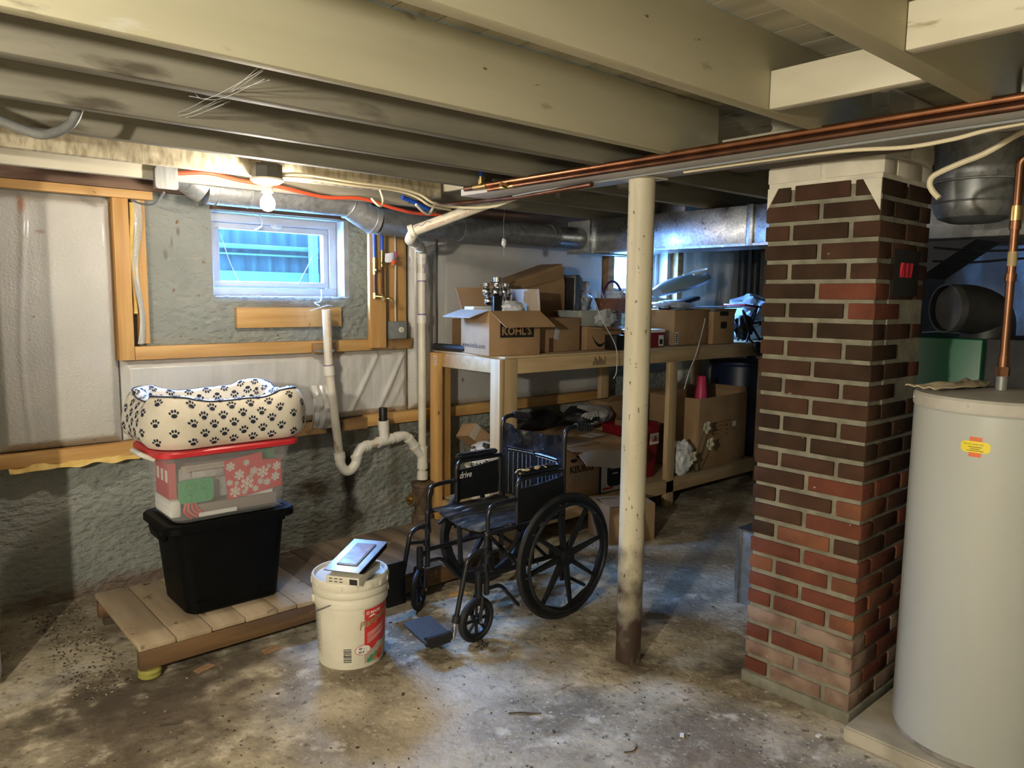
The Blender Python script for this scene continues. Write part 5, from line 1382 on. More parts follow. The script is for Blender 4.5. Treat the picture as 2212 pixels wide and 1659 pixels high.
mb = MB(); mb.b2(SX0 - .0385, SX0 - .0005, SYF, SYF + .085, 0, 1.147, .0025); mb.build('post', m_studv, t)
mb = MB(); mb.b2(SX0 - .0385, SX0 - .0005, SYB - .085, SYB, 0, 1.147, .0025); mb.build('post', m_pinev, t)
sb('lower_front_beam', SX0 + .1, 5.6, SYF, SYF + .038, .10, .188)
sb('lower_back_beam', SX0 + .1, 5.6, SYB - .038, SYB, .10, .188)
sb('lower_end_beam', SX0, SX0 + .038, SYF + .0395, SYB - .0395, .10, .188)
sb('lower_deck', SX0 + .04, 5.6, SYF + .001, SYB - .039, .1885, .20, M('lower plywood deck', (.46, .34, .19), (.56, .43, .26), sc=(3, 14, 14), rough=.6))
mb = MB(); mb.b2(SX0 - .0397, SX0 - .0388, SYB - .07, SYB - .045, 1.07, 1.13)
mb.mi = 1
for i in range(4): mb.b2(SX0 - .0401, SX0 - .0396, SYB - .064, SYB - .05, 1.078 + .012 * i, 1.083 + .012 * i)
mb.build('stock_tag', [m_paper, m_ink], t)
mb = MB(); mb.b2(SX0 - .0006, SX0 - .0001, SYF + .09, SYF + .125, 1.068, 1.125)
mb.mi = 1
for i in range(4): mb.b2(SX0 - .0011, SX0 - .0006, SYF + .098, SYF + .117, 1.078 + .011 * i, 1.083 + .011 * i)
mb.build('stock_tag', [m_paper, m_ink], t)
mb = MB(); DL = ST + .001; LD = .201
for i in range(9): mb.b2(3.56 + .014 * i, 3.566 + .014 * i, SYF - .0005, SYF, 1.075, 1.10 + .006 * ((i * 5) % 7))
mb.build('grade_stamp', m_ink, t)

# ------------------------------------------------------------------ cartons
def carton(name, label, fc, ang, w, d, h, mat=m_card, group=None, opened=False, tape=True, wall=.004):
    """fc front-left corner, x along the front, y to the back"""
    Mx = rotz(ang, fc)
    c = Mx @ Vector((w / 2, d / 2, 0))
    t = thing(name, label, 'box', c, group)
    mb = MB(Mx)
    if opened:
        for (a, b, e, f) in ((0, w, 0, wall), (0, w, d - wall, d), (0, wall, wall, d - wall), (w - wall, w, wall, d - wall)): mb.b2(a, b, e, f, .001, h, .001)
        mb.b2(wall, w - wall, wall, d - wall, .001, .005)
    else:
        mb.b2(0, w, 0, d, .001, h, .003)
        if tape:
            mb.mi = 1; mb.b2(-.0004, w + .0004, d / 2 - .025, d / 2 + .025, h - .05, h + .0004)
    mb.build('body', [mat, m_tape], t)
    return t, Mx
def flap(t, Mx, p0, p1, d, mat=m_card, name='flap', bend=0, n=8):
    """flap hinged on edge p0-p1 (box coordinates) reaching along vector d"""
    p0, p1, d = Vector(p0), Vector(p1), Vector(d)
    N = (p1 - p0).cross(d).normalized()
    mb = MB(Mx); mb.grid(6, n, lambda u, v: p0 + (p1 - p0) * (.01 + .98 * u) + d * v + N * bend * v * v, thick=N * .004)
    return mb.build(name, mat, t)

t, Mx = carton('cardboard_box', 'open cardboard box with spread flaps and a web address, on the upper shelf', (2.772, 3.352, DL), R(-8), .36, .33, .262, m_card, None, True)
flap(t, Mx, (0, 0, .262), (.36, 0, .262), (.035, -.12, -.085), m_card, bend=.006)
flap(t, Mx, (0, 0, .262), (0, .33, .262), (-.125, .01, -.038), m_cardl, bend=-.004)
flap(t, Mx, (0, .33, .262), (.36, .33, .262), (-.01, .06, .135), m_card)
flap(t, Mx, (.36, 0, .262), (.36, .33, .262), (.002, .02, .13), m_cardl)
mb = MB(Mx); mb.b2(.075, .315, -.0006, 0, .105, .19); mb.mi = 1; mb.text("KOHL'S", .066, lambda x, y: (.085 + x, -.0012, .122 + y), .96, .025); mb.build('shop_panel', [m_ink, m_tape], t)
mb = MB(Mx); mb.text('www.kohls.com', .042, lambda x, y: (-.0008, .315 - x, .04 + y), 1.0, .008); mb.build('web_address', m_ink, t)
KX_ = Mx
mb = MB(Mx)
mb.b2(.01, .17, .20, .31, .20, .272, .002); mb.b2(.012, .168, .198, .308, .273, .283, .001)
mb.solo('paper_stack', m_paper, 'white papers standing in the open cardboard box with a web address', 'papers')
mb = MB(Mx); mb.blob((.24, .13, .275), (.085, .06, .045), .3, 3, 5, 3); mb.solo('crumpled_cloth', m_bag, 'crumpled white cloth on top of the open cardboard box with a web address', 'cloth')
mb = MB(Mx); mb.b2(.105, .165, .12, .15, .15, .35, .006); mb.solo('dark_stand', m_black, 'dark upright block in front of the chrome ball candle holder', 'stand')
t = thing('candle_holder', 'chrome ball-cluster candle holder sticking out of the open cardboard box', 'candle holder', Mx @ Vector((.17, .18, .18)))
for i, (x, y, z, r) in enumerate(((.09, .18, .375, .030), (.15, .17, .372, .032), (.215, .18, .375, .031), (.10, .17, .318, .031), (.16, .155, .315, .033), (.225, .165, .318, .032), (.255, .2, .345, .028))):
    mb = MB(Mx); mb.lathe([(r * math.sin(PI * (k + .02) / 10.4), -r * math.cos(PI * (k + .02) / 10.4)) for k in range(11)], (x, y, z), 20); mb.build('ball', m_chrome, t)
for (x, y, z) in ((.09, .18, .402), (.15, .17, .40), (.225, .18, .402), (.255, .2, .37)):
    mb = MB(Mx); mb.lathe([(.012, 0), (.024, .004), (.026, .022), (.022, .022), (.020, .008), (.002, .006)], (x, y, z), 20); mb.build('cup', m_chrome, t)
mb = MB(Mx); mb.cyl((.155, .165, .40), (.155, .165, .425), .014, 14); mb.lathe([(.014, 0), (.028, .006), (.03, .034), (.026, .034), (.022, .008), (.002, .007)], (.155, .165, .425), 20); mb.build('top_cup', m_chrome, t)
mb = MB(Mx); mb.cyl((.16, .16, .18), (.16, .16, .40), .010, 12); mb.lathe([(.05, 0), (.05, .006), (.012, .02), (.004, .02)], (.16, .16, .172), 20); mb.build('stem', m_chrome, t)

t, Mx = carton('cardboard_box', 'closed cardboard box with a tape patch, right of the open web-address box', (3.16, 3.385, DL), R(2), .42, .28, .215)
mb = MB(Mx); mb.grid(6, 6, lambda u, v: (.17 + .06 * u + .012 * v, -.0012 - .002 * math.sin(u * 5), .085 + .07 * v - .012 * u)); mb.build('tape_patch', m_bagc, t)
mb = MB(Mx); mb.b2(.13, .17, -.0008, 0, .002, .09); mb.build('tape_strip', M('dark tape', (.12, .05, .025), rough=.3), t)
# tall leaning box behind
t = thing('cardboard_box', 'tall folded cardboard box with a slanting top behind the open box', 'box', (3.5, 3.82, DL))
mb = MB(); mb.prism([(3.16, DL + .001), (3.735, DL + .001), (3.735, 1.60), (3.705, 1.735), (3.16, 1.575)], 'y', 3.70, 3.92); mb.build('body', m_card, t)
mb = MB(); mb.grid(10, 2, lambda u, v: (3.20 + .50 * u, 3.695 - .012 * math.sin(u * 3) - .02 * v, 1.535 + .1 * u + .045 * v * (1 + .8 * u)), thick=(0, .004, 0)); mb.build('flap', m_card, t)
mb = MB(); mb.grid(4, 4, lambda u, v: (3.44 + .03 * u + .01 * v, 3.6985, 1.44 + .05 * v + .01 * math.sin(u * 9))); mb.build('tape_patch', m_bagc, t)
mb = MB(); mb.b2(3.755, 3.80, 3.62, 3.90, DL + .001, 1.66, .004); mb.mi = 1; mb.b2(3.747, 3.754, 3.63, 3.89, DL + .02, 1.64, .002)
mb.solo('leaning_panel', [m_galvb, m_black], 'dark panel with a silver edge leaning behind the tall folded box', 'panel')

t, Mx = carton('cardboard_box', 'cardboard box with a black curved arrow, under the grey plastic bin on the upper shelf', (3.632, 3.385, DL), R(2), .36, .26, .155)
mb = MB(Mx)
arc = [(.05 + .14 * i / 16, .055 - .03 * math.sin(PI * i / 16) + .04 * (1 - i / 16) ** 2) for i in range(17)]
for i in range(16):
    w0, w1 = .004 + .012 * math.sin(PI * i / 16), .004 + .012 * math.sin(PI * (i + 1) / 16)
    (a, b), (c, d) = arc[i], arc[i + 1]
    mb.poly([(a, -.0008, b - w0), (c, -.0008, d - w1), (c, -.0008, d + w1 * .3), (a, -.0008, b + w0 * .3)])
mb.poly([(.18, -.0008, .07), (.215, -.0008, .035), (.21, -.0008, .08)])
mb.build('arrow_print', m_ink, t)
flap(t, Mx, (0, 0, .155), (.36, 0, .155), (.03, -.10, -.012), m_cardd)
mb = MB(Mx); mb.b2(.155, .245, -.12, -.02, .001, .10, .006); mb.solo('black_charger', m_black, 'small black block on the shelf edge in front of the arrow box', 'block')
t = thing('plastic_bin', 'shallow grey plastic bin with crumpled wrap, lying on the arrow box', 'bin', (3.75, 3.52, DL + .156))
mb = MB(); mb.loft([[(x, y, z) for x, y in rrect(w, d, .02, 4, 3.76, 3.53)] for w, d, z in ((.30, .20, DL + .157), (.34, .24, DL + .25), (.36, .26, DL + .252), (.36, .26, DL + .258), (.33, .23, DL + .257), (.29, .19, DL + .165))]); mb.build('body', M('grey bin plastic', (.36, .38, .36), (.42, .44, .42), sc=(9, 9, 9), rough=.45), t)
mb = MB(); mb.blob((3.83, 3.40, DL + .21), (.10, .035, .055), .4, 3, 12, 3); mb.solo('plastic_wrap', m_bagc, 'clear crumpled wrap on the front of the grey plastic bin', 'plastic wrap')
mb = MB(); mb.b2(4.00, 4.18, 3.56, 3.80, DL + .001, DL + .235, .003)
mb.solo('cardboard_box', m_cardd, 'dull cardboard box under the wicker basket, partly behind the post', 'box')
mb = MB(); mb.b2(4.06, 4.40, 3.34, 3.52, DL + .001, DL + .125, .004)
mb.mi = 1; mb.b2(4.33, 4.385, 3.3392, 3.34, DL + .008, DL + .085); mb.b2(4.059, 4.401, 3.339, 3.521, DL + .105, DL + .126)
mb.mi = 2; mb.b2(4.34, 4.375, 3.3386, 3.3392, DL + .02, DL + .055)
mb.solo('red_case', [m_redbin, m_lwhite, m_ink], 'dark red case with a white label beside the post on the upper shelf', 'case')
t, Mx = carton('cardboard_box', 'square cardboard box right of the post with white bags on top, on the upper shelf', (4.57, 3.385, DL), R(0), .45, .40, .262)
mb = MB(Mx); mb.b2(.012, .05, -.0006, 0, .01, .10); mb.mi = 1
for i in range(5): mb.b2(.018, .044, -.0012, -.0006, .02 + .014 * i, .028 + .014 * i)
mb.mi = 2; mb.b2(.20, .245, -.0006, 0, .03, .08)
mb.build('side_labels', [m_paper, m_ink, m_tape], t)
Z2 = DL + .264
mb = MB(); mb.blob((4.72, 3.50, Z2 + .035), (.20, .10, .030), .35, 2.6, 3, 4, Z2 + .001); mb.solo('plastic_bag', m_bagc, 'clear crumpled plastic bag lying on the square cardboard box', 'bag')
mb = MB(); mb.blob((4.90, 3.66, Z2 + .035), (.20, .12, .034), .35, 2.6, 8, 3, Z2 + .001); mb.solo('plastic_bag', m_bag, 'white plastic bag under the grey-blue tilted tub', 'bag')
# grey-blue tub lying tilted
t = thing('baby_tub', 'grey-blue plastic tub lying tilted on the white bags', 'tub', (4.95, 3.6, 1.50))
mb = MB()
axd = Vector((.66, .0, .135)).normalized(); nn = Vector((-.135, 0, .66)).normalized(); ss = Vector((0, 1, 0)); c0 = Vector((4.62, 3.60, 1.545))
rings = []
for i in range(15):
    u = i / 14; w = .13 * max(.02, math.sin(PI * min(1, .05 + u * .95)) ** .45); hh = .05 * max(.1, math.sin(PI * (.08 + .86 * u)) ** .6) + .012
    p = c0 + axd * (.68 * u) + nn * (.01 * math.sin(PI * u) + .05 * max(0, u - .8))
    rings.append([p + ss * (w * math.cos(2 * PI * k / 20)) + nn * (hh * math.sin(2 * PI * k / 20) * (1 if math.sin(2 * PI * k / 20) > 0 else .8)) for k in range(20)])
mb.loft(rings); mb.build('shell', m_tub, t)
mb = MB(); mb.tube(spline([c0 + axd * .42 + nn * .066 + ss * -.05, c0 + axd * .58 + nn * .072 + ss * -.06, c0 + axd * .66 + nn * .07, c0 + axd * .58 + nn * .072 + ss * .06, c0 + axd * .42 + nn * .066 + ss * .05], 6), .008, 8); mb.build('rim', m_white, t)
mb = MB(); mb.b2(4.86, 4.90, 3.50, 3.56, 1.595, 1.62, .003); mb.build('clip', m_white, t)
mb = MB(); mb.box((4.78, 3.5, 1.475), (.40, .10, .03), Matrix.Rotation(R(-11), 3, 'Y'), .006); mb.build('underside_bar', m_black, t)
mb = MB(); mb.b2(4.95, 5.42, 3.36, 3.58, DL + .278, DL + .287, .002); mb.solo('flat_board', m_tub, 'thin grey board lying over the carrier box under the tub end', 'board')
t, Mx = carton('carrier_box', 'upright carrier box with a cut-out handle hole near the chimney, on the upper shelf', (4.965, 3.315, DL), R(0), .29, .045, .25, m_card, None, False, False)
mb = MB(Mx); mb.prism([(.09 + a, .135 + b) for a, b in rrect(.095, .06, .014)] if False else [(a + .14, b + .145) for a, b in rrect(.085, .055, .012)], 'y', -.0008, -.0001); mb.mi = 0
mb.prism([(a + .14, b + .235) for a, b in rrect(.12, .035, .012)], 'y', -.0008, -.0001); mb.build('handle_hole', m_mortb, t)  # nothing is cut out; dark patches paint the shade inside the openings
flap(t, Mx, (.10, -.001, .120), (.185, -.001, .120), (.012, -.03, -.028), m_card, 'handle_flap')
t, Mx = carton('cardboard_box', 'dull box with drooping flaps behind the upright carrier box', (5.04, 3.375, DL), R(0), .30, .26, .215, m_cardd)
flap(t, Mx, (0, 0, .215), (0, .26, .215), (-.012, .0, .055), m_cardd); flap(t, Mx, (0, .001, .217), (.30, .001, .217), (.02, -.008, .055), m_cardd)
t = thing('folded_stroller', 'black folded stroller with a small wheel hanging over the shelf end, next to the chimney', 'stroller', (5.55, 3.4, DL))
mb = MB()
for a, b in (((5.42, 3.30, DL + .012), (5.62, 3.34, DL + .29)), ((5.50, 3.32, DL + .012), (5.44, 3.36, DL + .26)), ((5.62, 3.30, DL + .012), (5.52, 3.40, DL + .24)), ((5.40, 3.45, DL + .12), (5.72, 3.36, DL + .16)), ((5.48, 3.42, DL + .012), (5.72, 3.42, DL + .25))):
    mb.cyl(a, b, .010, 8)
mb.tube(spline([(5.60, 3.30, DL + .14), (5.70, 3.27, DL + .20), (5.74, 3.27, DL + .13), (5.70, 3.28, DL + .06)], 6), .009, 8)
mb.build('frame', m_black, t)
mb = MB(); mb.blob((5.52, 3.40, DL + .12), (.10, .06, .10), .3, 3, 7, 3, DL + .004); mb.build('folded_seat', m_rubber, t)
mb = MB(); mb.torus((5.47, 3.225, DL - .045), .045, .016, Matrix.Rotation(R(75), 3, 'X'), 32, 8); mb.cyl((5.47, 3.205, DL - .045), (5.47, 3.245, DL - .045), .022, 12); mb.cyl((5.47, 3.225, DL - .03), (5.45, 3.29, DL + .02), .009, 8); mb.build('front_wheel', m_rubber, t)
mb = MB(); mb.box((5.58, 3.45, DL + .293), (.26, .20, .016), Matrix.Rotation(R(4), 3, 'Y'), .003); mb.solo('red_folder', m_redbin, 'flat red folder on top of the black folded stroller', 'folder')
mb = MB(); mb.blob((5.98, 3.60, DL + .17), (.26, .22, .20), .3, 2.2, 15, 4, DL + .001); mb.solo('plastic_bag', M('bluish bag plastic', (.36, .44, .52), (.46, .54, .62), sc=(7, 7, 7), rough=.4, bump=.6, bsc=10, dist=.02), 'bulky bluish plastic bag at the far end of the upper shelf', 'bag')
mb = MB(); mb.tube([(2.80, 3.93, DL + .024), (2.83, 3.64, DL + .024)], .0225, 16); mb.solo('black_foam_tube', m_rubber, 'black foam tube lying on the near back corner of the upper shelf', 'tube')
mb = MB(); mb.b2(2.95, 3.20, 3.94, 3.949, DL + .001, 1.36); mb.solo('brown_panel', m_cardd, 'reddish brown panel standing behind the open cardboard box', 'panel')
# bags and basket behind
mb = MB(); mb.blob((3.98, 3.83, 1.50), (.13, .10, .14), .35, 2.4, 21, 4, 1.28); mb.solo('plastic_bag', m_bag, 'knotted white plastic bag below the far window, left of the post', 'bag')
mb = MB(); mb.blob((3.88, 3.72, 1.47), (.10, .06, .085), .35, 2.4, 24, 4); mb.solo('plastic_bag', m_bagc, 'sagging clear plastic bag left of the knotted white bag', 'bag')
mb = MB(); mb.b2(3.82, 4.10, 3.68, 3.93, DL + .001, DL + .11, .004); mb.solo('dark_box', m_cardd, 'dark box hidden beneath the white plastic bags', 'box')
t = thing('wicker_basket', 'brown basket with a purple hoop handle and papers, partly behind the post', 'basket', (4.22, 3.62, DL + .237))
mb = MB(); mb.lathe([(.02, 0), (.10, 0), (.125, .10), (.13, .105), (.12, .105), (.10, .01), (.02, .01)], (4.18, 3.66, DL + .2372), 28); mb.build('body', m_wick, t)
mb = MB(); mb.tube([(4.185 - .115 * math.cos(a), 3.66, DL + .29 + .175 * math.sin(a)) for a in [PI * i / 20 for i in range(21)]], .009, 10); mb.build('hoop_handle', m_plum, t)
mb = MB()
for i in range(9):
    a = rnd.uniform(0, 6.28)
    mb.cyl((4.17 + .05 * math.cos(a), 3.66 + .05 * math.sin(a), DL + .26), (4.15 + .11 * math.cos(a), 3.65 + .10 * math.sin(a), DL + .36 + .05 * rnd.random()), .004, 6)
mb.solo('dry_twigs', m_web, 'pale dry twigs bristling out of the wicker basket', 'twigs')
mb = MB(); mb.blob((4.22, 3.66, DL + .355), (.08, .08, .05), .4, 3, 30, 3); mb.solo('tissue_paper', m_bagc, 'crumpled tissue in the wicker basket', 'paper')

# ------------------------------------------------------------------ lower shelf
t = thing('plastic_tub', 'round cream plastic tub at the near end of the lower shelf', 'tub', (2.99, 3.58, LD))
mb = MB(); mb.lathe([(.03, .001), (.125, .001), (.145, .235), (.168, .238), (.172, .248), (.168, .258), (.150, .258), (.138, .25), (.12, .012), (.03, .012)], (2.99, 3.58, LD), 48); mb.build('body', m_drum, t)
mb = MB(); mb.blob((2.97, 3.60, LD + .30), (.115, .10, .10), .22, 2.2, 40, 4)
mb.mi = 1
tb = [f for f in mb.bm.faces]
for f in tb:
    c = f.calc_center_median()
    if noise.noise(Vector((c.x * 26, c.y * 26, c.z * 60))) > .12: f.material_index = 1
mb.text('20 NG', .03, lambda x, y: (2.905 + x * .78, 3.505 - .0 * x - x * .3, LD + .305 + y))
mb.solo('printed_bag', [m_bag, m_ink], 'white bag with black printing stuffed into the cream tub', 'bag')
mb = MB()
for i in range(6):
    mb.box((3.0 + .03 * i, 3.50 + .02 * (i % 3), LD + .262 + .004 * i), (.09, .06, .003), Matrix.Rotation(R(10 * i - 20), 3, 'Z') @ Matrix.Rotation(R(6 * (i % 3) - 6), 3, 'X'))
mb.solo('paper_stack', M('pale green paper', (.48, .56, .46), (.60, .66, .56), sc=(30, 30, 30), rough=.7), 'pale green papers in the cream tub behind the wheelchair arm', 'papers')
Mx = Matrix.Translation((2.90, 3.70, .625)) @ Matrix.Rotation(R(-10), 4, 'Z') @ Matrix.Rotation(R(38), 4, 'Y') @ Matrix.Rotation(R(-12), 4, 'X')
t = thing('cardboard_box', 'small open carton tipped on top of the cream tub', 'box', (3.0, 3.65, .50))
mb = MB(Mx); w, d, h = .24, .15, .10
for (a, b, e, f, z0, z1) in ((0, w, 0, .003, 0, h), (0, w, d - .003, d, 0, h), (0, .003, 0, d, 0, h), (0, w, 0, d, 0, .003)): mb.b2(a, b, e, f, z0, z1)
mb.b2(0, w - .05, 0, d, h - .003, h)
mb.mi = 1; mb.b2(.0, .05, -.0008, 0, .0, h)
mb.build('body', [m_card, m_cardl], t)
flap(t, Mx, (w, 0, 0), (w, d, 0), (.05, 0, .08)); flap(t, Mx, (w, 0, h), (w, 0, 0), (.06, -.03, 0)); flap(t, Mx, (w, d, 0), (w, d, h), (.06, .03, 0))
mb = MB(Mx); mb.tube(spline([(.14, -.0015, .07), (.155, -.0015, .04), (.19, -.0015, .075)], 4), .0015, 4); mb.build('tick_mark', m_ink, t)

t, Mx = carton('cardboard_box', 'large carton with a floppy lid flap behind the wheelchair back, on the lower shelf', (3.345, 3.275, LD), R(-3), .30, .58, .365, m_card)
mb = MB(Mx); mb.grid(24, 12, lambda u, v: (-.01 + .56 * u, .58 - .66 * v, .372 + .006 * math.sin(v * 5) - .05 * max(0, v - .86) * 7 * (.3 + .7 * math.sin(PI * u)) - .02 * u * max(0, v - .7)), thick=(0, 0, -.004)); mb.build('lid_flap', m_card, t)
mb = MB(Mx); mb.grid(24, 10, lambda u, v: (.03 + .50 * u, -.082 - .075 * math.sin(v * 1.35), .333 - .004 - .10 * v * (.35 + .65 * math.sin(PI * (.12 + .8 * u))) + .012 * math.sin(u * 7)), thick=(0, .002, -.004)); mb.build('front_flap', m_cardl, t)
mb = MB(Mx); mb.prism([(.32 + a, .10 + b) for a, b in ((0, 0), (.15, .02), (.12, .13), (-.03, .10))], 'z', .3795, .3805)
mb.mi = 1
for i in range(4): mb.b2(.335, .40, .125 + .022 * i, .133 + .022 * i, .381, .3814)
mb.build('shipping_label', [m_paper, m_lgrey], t)
mb = MB(Mx)
mb.text('KEURIG', .062, lambda x, y: (.035 + x, -.0014, .19 + y), .98, .03)
mb.mi = 1
for i, w in enumerate((.16, .14, .11)): mb.b2(.05, .05 + w, -.0014, -.0008, .165 - .016 * i, .170 - .016 * i)
mb.mi = 2; mb.text('BREWER', .03, lambda x, y: (.06 + x, -.0014, .10 + y), .9)
mb.mi = 0
for (cx, cz) in ((.12, .295), (.07, .27), (.19, .28)): mb.poly([(cx + .024 * math.cos(a) * 1.3, -.0014, cz + .012 * math.sin(a)) for a in [2 * PI * k / 10 for k in range(10)]])
mb.build('front_print', [m_ink, m_lgrey, m_redink], t)
t, Mx = carton('appliance_box', 'white and black coffee maker box beside the large carton, left of the post', (3.665, 3.30, LD), R(-2), .34, .34, .345, M('dark box print', (.02, .02, .022), rough=.45), None, False, False)
mb = MB(Mx); mb.b2(.045, .339, -.001, 0, .005, .34); mb.mi = 1; mb.text('KEURIG', .055, lambda x, y: (.07 + x, -.0016, .285 + y), .96, .03)
mb.prism([(.175 + a, .145 + b) for a, b in rrect(.15, .22, .04)], 'y', -.0025, -.001); mb.mi = 2; mb.prism([(.175 + a, .19 + b) for a, b in rrect(.10, .07, .02)], 'y', -.0032, -.0026)
mb.mi = 0; mb.b2(.15, .20, -.0038, -.0033, .12, .128); mb.mi = 3; mb.b2(.06, .16, -.0022, -.0012, .02, .035); mb.build('front_print', [m_lgrey if False else m_lwhite, m_ink, m_tub, m_lred], t)
mb = MB(); mb.blob((3.99, 3.70, .655), (.22, .13, .085), .16, 1.8, 50, 4, .578)
for f in mb.bm.faces:
    c = f.calc_center_median()
    if c.x < 3.93 + .06 * math.sin(c.z * 50): f.material_index = 1
mb.mi = 1
mb.text('MENT STONE', .036, lambda x, y: (3.955 + x * .9, 3.565 + .004 * x, .625 + y + x * .03), .86, .02)
mb.mi = 0
for k in range(4): mb.tube(spline([(3.80 + .03 * k, 3.575, .68 - .01 * k), (3.84 + .03 * k, 3.565, .70), (3.87 + .03 * k, 3.57, .67)], 4), .009, 6)
mb.solo('cement_bag', [M('grey white sack', (.42, .42, .41), (.5, .5, .49), sc=(9, 9, 9), rough=.6), m_ink], 'black and white sack lettered MENT STONE on the large carton', 'sack')
mb = MB(); mb.blob((3.60, 3.82, .64), (.20, .08, .075), .25, 2, 55, 3, .578); mb.solo('black_bag', m_rubber, 'crumpled black bag behind the black and white sack', 'bag')
t, Mx = carton('cardboard_box', 'brown box with an upright flap behind the post on the lower shelf', (4.22, 3.72, LD), R(0), .36, .18, .53, m_cardd)
flap(t, Mx, (.36, 0, .53), (.36, .18, .53), (.05, -.03, .09), m_cardd); flap(t, Mx, (0, 0, .53), (.36, 0, .53), (0, -.04, .05), m_cardd)
t = thing('plastic_bin', 'deep red plastic bin with a small label right of the post on the lower shelf', 'bin', (4.26, 3.54, LD))
mb = MB(); mb.loft([[(x, y, z) for x, y in rrect(w, d, .03, 4, 4.27, 3.52)] for w, d, z in ((.28, .26, LD + .001), (.335, .30, LD + .38), (.35, .315, LD + .382), (.35, .315, LD + .395), (.32, .285, LD + .395), (.27, .25, LD + .01))]); mb.build('body', m_redbin, t)
mb = MB(); mb.b2(4.30, 4.40, 3.363, 3.366, LD + .25, LD + .33); mb.mi = 1; mb.prism([(4.315, LD + .27), (4.385, LD + .27), (4.36, LD + .315), (4.345, LD + .29)], 'y', 3.3622, 3.363); mb.build('label', [m_lwhite, m_lred], t)
mb = MB(); mb.b2(4.18, 4.36, 3.44, 3.60, LD + .36, LD + .42, .003); mb.solo('folded_cardboard', m_cardd, 'torn cardboard sticking out of the deep red bin', 'cardboard')
t, Mx = carton('cardboard_box', 'large tall open carton with faint printing near the chimney, on the lower shelf', (4.815, 3.305, LD), R(3), .72, .46, .55, m_cardd if False else m_card, None, True)
flap(t, Mx, (0, .46, .55), (.72, .46, .55), (0, .10, .02)); flap(t, Mx, (.72, 0, .55), (.72, .46, .55), (-.02, .0, .04), m_card)
mb = MB(Mx)
for i, (a, b) in enumerate(((.20, .50), (.20, .46), (.20, .36), (.20, .30))):
    n = int((b - a) / .022)
    for k in range(n): mb.b2(a + .022 * k, a + .022 * k + .006 + .009 * rnd.random(), -.0008, 0, .335 - .03 * i, .348 - .03 * i)
for i in range(3): mb.b2(.40, .43, -.0008, 0, .30 - .035 * i, .311 - .035 * i)
mb.build('faint_printing', M('faint brown print', (.16, .09, .04), rough=.8), t)
mb = MB(Mx); mb.b2(.50, .555, -.001, 0, .285, .325); mb.build('sticker', m_paper, t)
mb = MB(); mb.lathe([(.05, 0), (.045, .06), (.034, .20), (.03, .205), (.004, .205)], (5.02, 3.44, LD + .50), 24); mb.solo('pink_cup', m_pinkp, 'upturned pink cup showing above the large tall open carton', 'cup')
mb = MB(); mb.b2(4.90, 5.35, 3.36, 3.66, LD + .01, LD + .498); mb.solo('packed_clothes', m_cardd, 'packed brown contents inside the large tall open carton', 'contents')
mb = MB(); mb.blob((4.60, 3.30, LD + .125), (.10, .075, .13), .28, 2.2, 60, 4, LD + .001); mb.solo('plastic_bag', m_bag, 'white plastic bag with flowers sagging beside the middle shelf post', 'bag')
t = thing('artificial_flowers', 'cream five-petal artificial flowers beside the large tall open carton', 'flowers', (4.72, 3.24, LD))
mb = MB(); mb.tube(spline([(4.66, 3.22, LD + .02), (4.68, 3.21, LD + .2), (4.745, 3.205, LD + .345)], 6), .003, 6); mb.tube(spline([(4.66, 3.22, LD + .02), (4.72, 3.20, LD + .15), (4.78, 3.20, LD + .25)], 6), .003, 6); mb.tube([(4.66, 3.22, LD + .02), (4.59, 3.19, LD + .145)], .003, 6); mb.build('stem', m_stem, t)
for (x, z) in ((4.75, LD + .355), (4.80, LD + .225), (4.585, LD + .15)):
    mb = MB()
    for k in range(5):
        a = 2 * PI * k / 5 + x
        c = Vector((x, 3.20, z)); d = Vector((math.cos(a), -.25, math.sin(a))); m = Vector((-math.sin(a), 0, math.cos(a)))
        mb.grid(5, 3, lambda u, v: c + d * (.006 + .042 * u) + m * (.023 * (v - .5) * 2 * math.sin(PI * min(.97, .12 + u * .8))) + Vector((0, -.008 * math.sin(PI * v), 0)), thick=(0, .0012, 0))
    mb.build('blossom', m_petal, t)
t = thing('barrel', 'dark blue plastic barrel under the far end of the upper shelf', 'barrel', (5.95, 3.66, 0))
mb = MB(); mb.lathe([(.05, .001), (.25, .001), (.265, .03), (.27, .30), (.278, .33), (.27, .36), (.27, .62), (.278, .65), (.27, .68), (.262, .93), (.05, .93)], (5.95, 3.66, 0), 48); mb.build('body', m_barrel, t)
mb = MB(); mb.lathe([(.05, .931), (.275, .931), (.28, .94), (.28, .965), (.26, .972), (.05, .972)], (5.95, 3.66, 0), 48); mb.build('lid', m_barrel, t)
mb = MB(); mb.box((5.62, 3.19, .15), (.09, .02, .30), Matrix.Rotation(R(-8), 3, 'Y'), .003); mb.bm.transform(Matrix.Translation((0, 0, .006))); mb.solo('board_offcut', m_tub, 'pale board offcut leaning at the far end of the lower shelf', 'board')
t, Mx = carton('cardboard_box', 'cardboard box on the floor behind the steel post', (3.40, 2.95, 0), R(-21), .32, .29, .235, m_card)
flap(t, Mx, (0, 0, .236), (.32, 0, .236), (0, .14, .012)); flap(t, Mx, (0, .29, .236), (.32, .29, .236), (0, -.14, .018))
# drain pipes at the far wall
for (x, lb) in ((6.33, 'black drain pipe with an elbow on the far plastic sheet, left one'), (6.55, 'black drain pipe on the far plastic sheet, nearest the chimney')):
    mb = MB(); mb.tube([(x, 3.93, 1.45 if x < 6.4 else .02), (x, 3.93, 2.06)], .042, 16)
    if x < 6.4: mb.tube(fillet([(x, 3.93, 1.52), (x, 3.93, 1.44), (x + .16, 3.93, 1.40)], .06), .05, 16)
    mb.solo('black_drain_pipe', m_soot, lb, 'pipe')
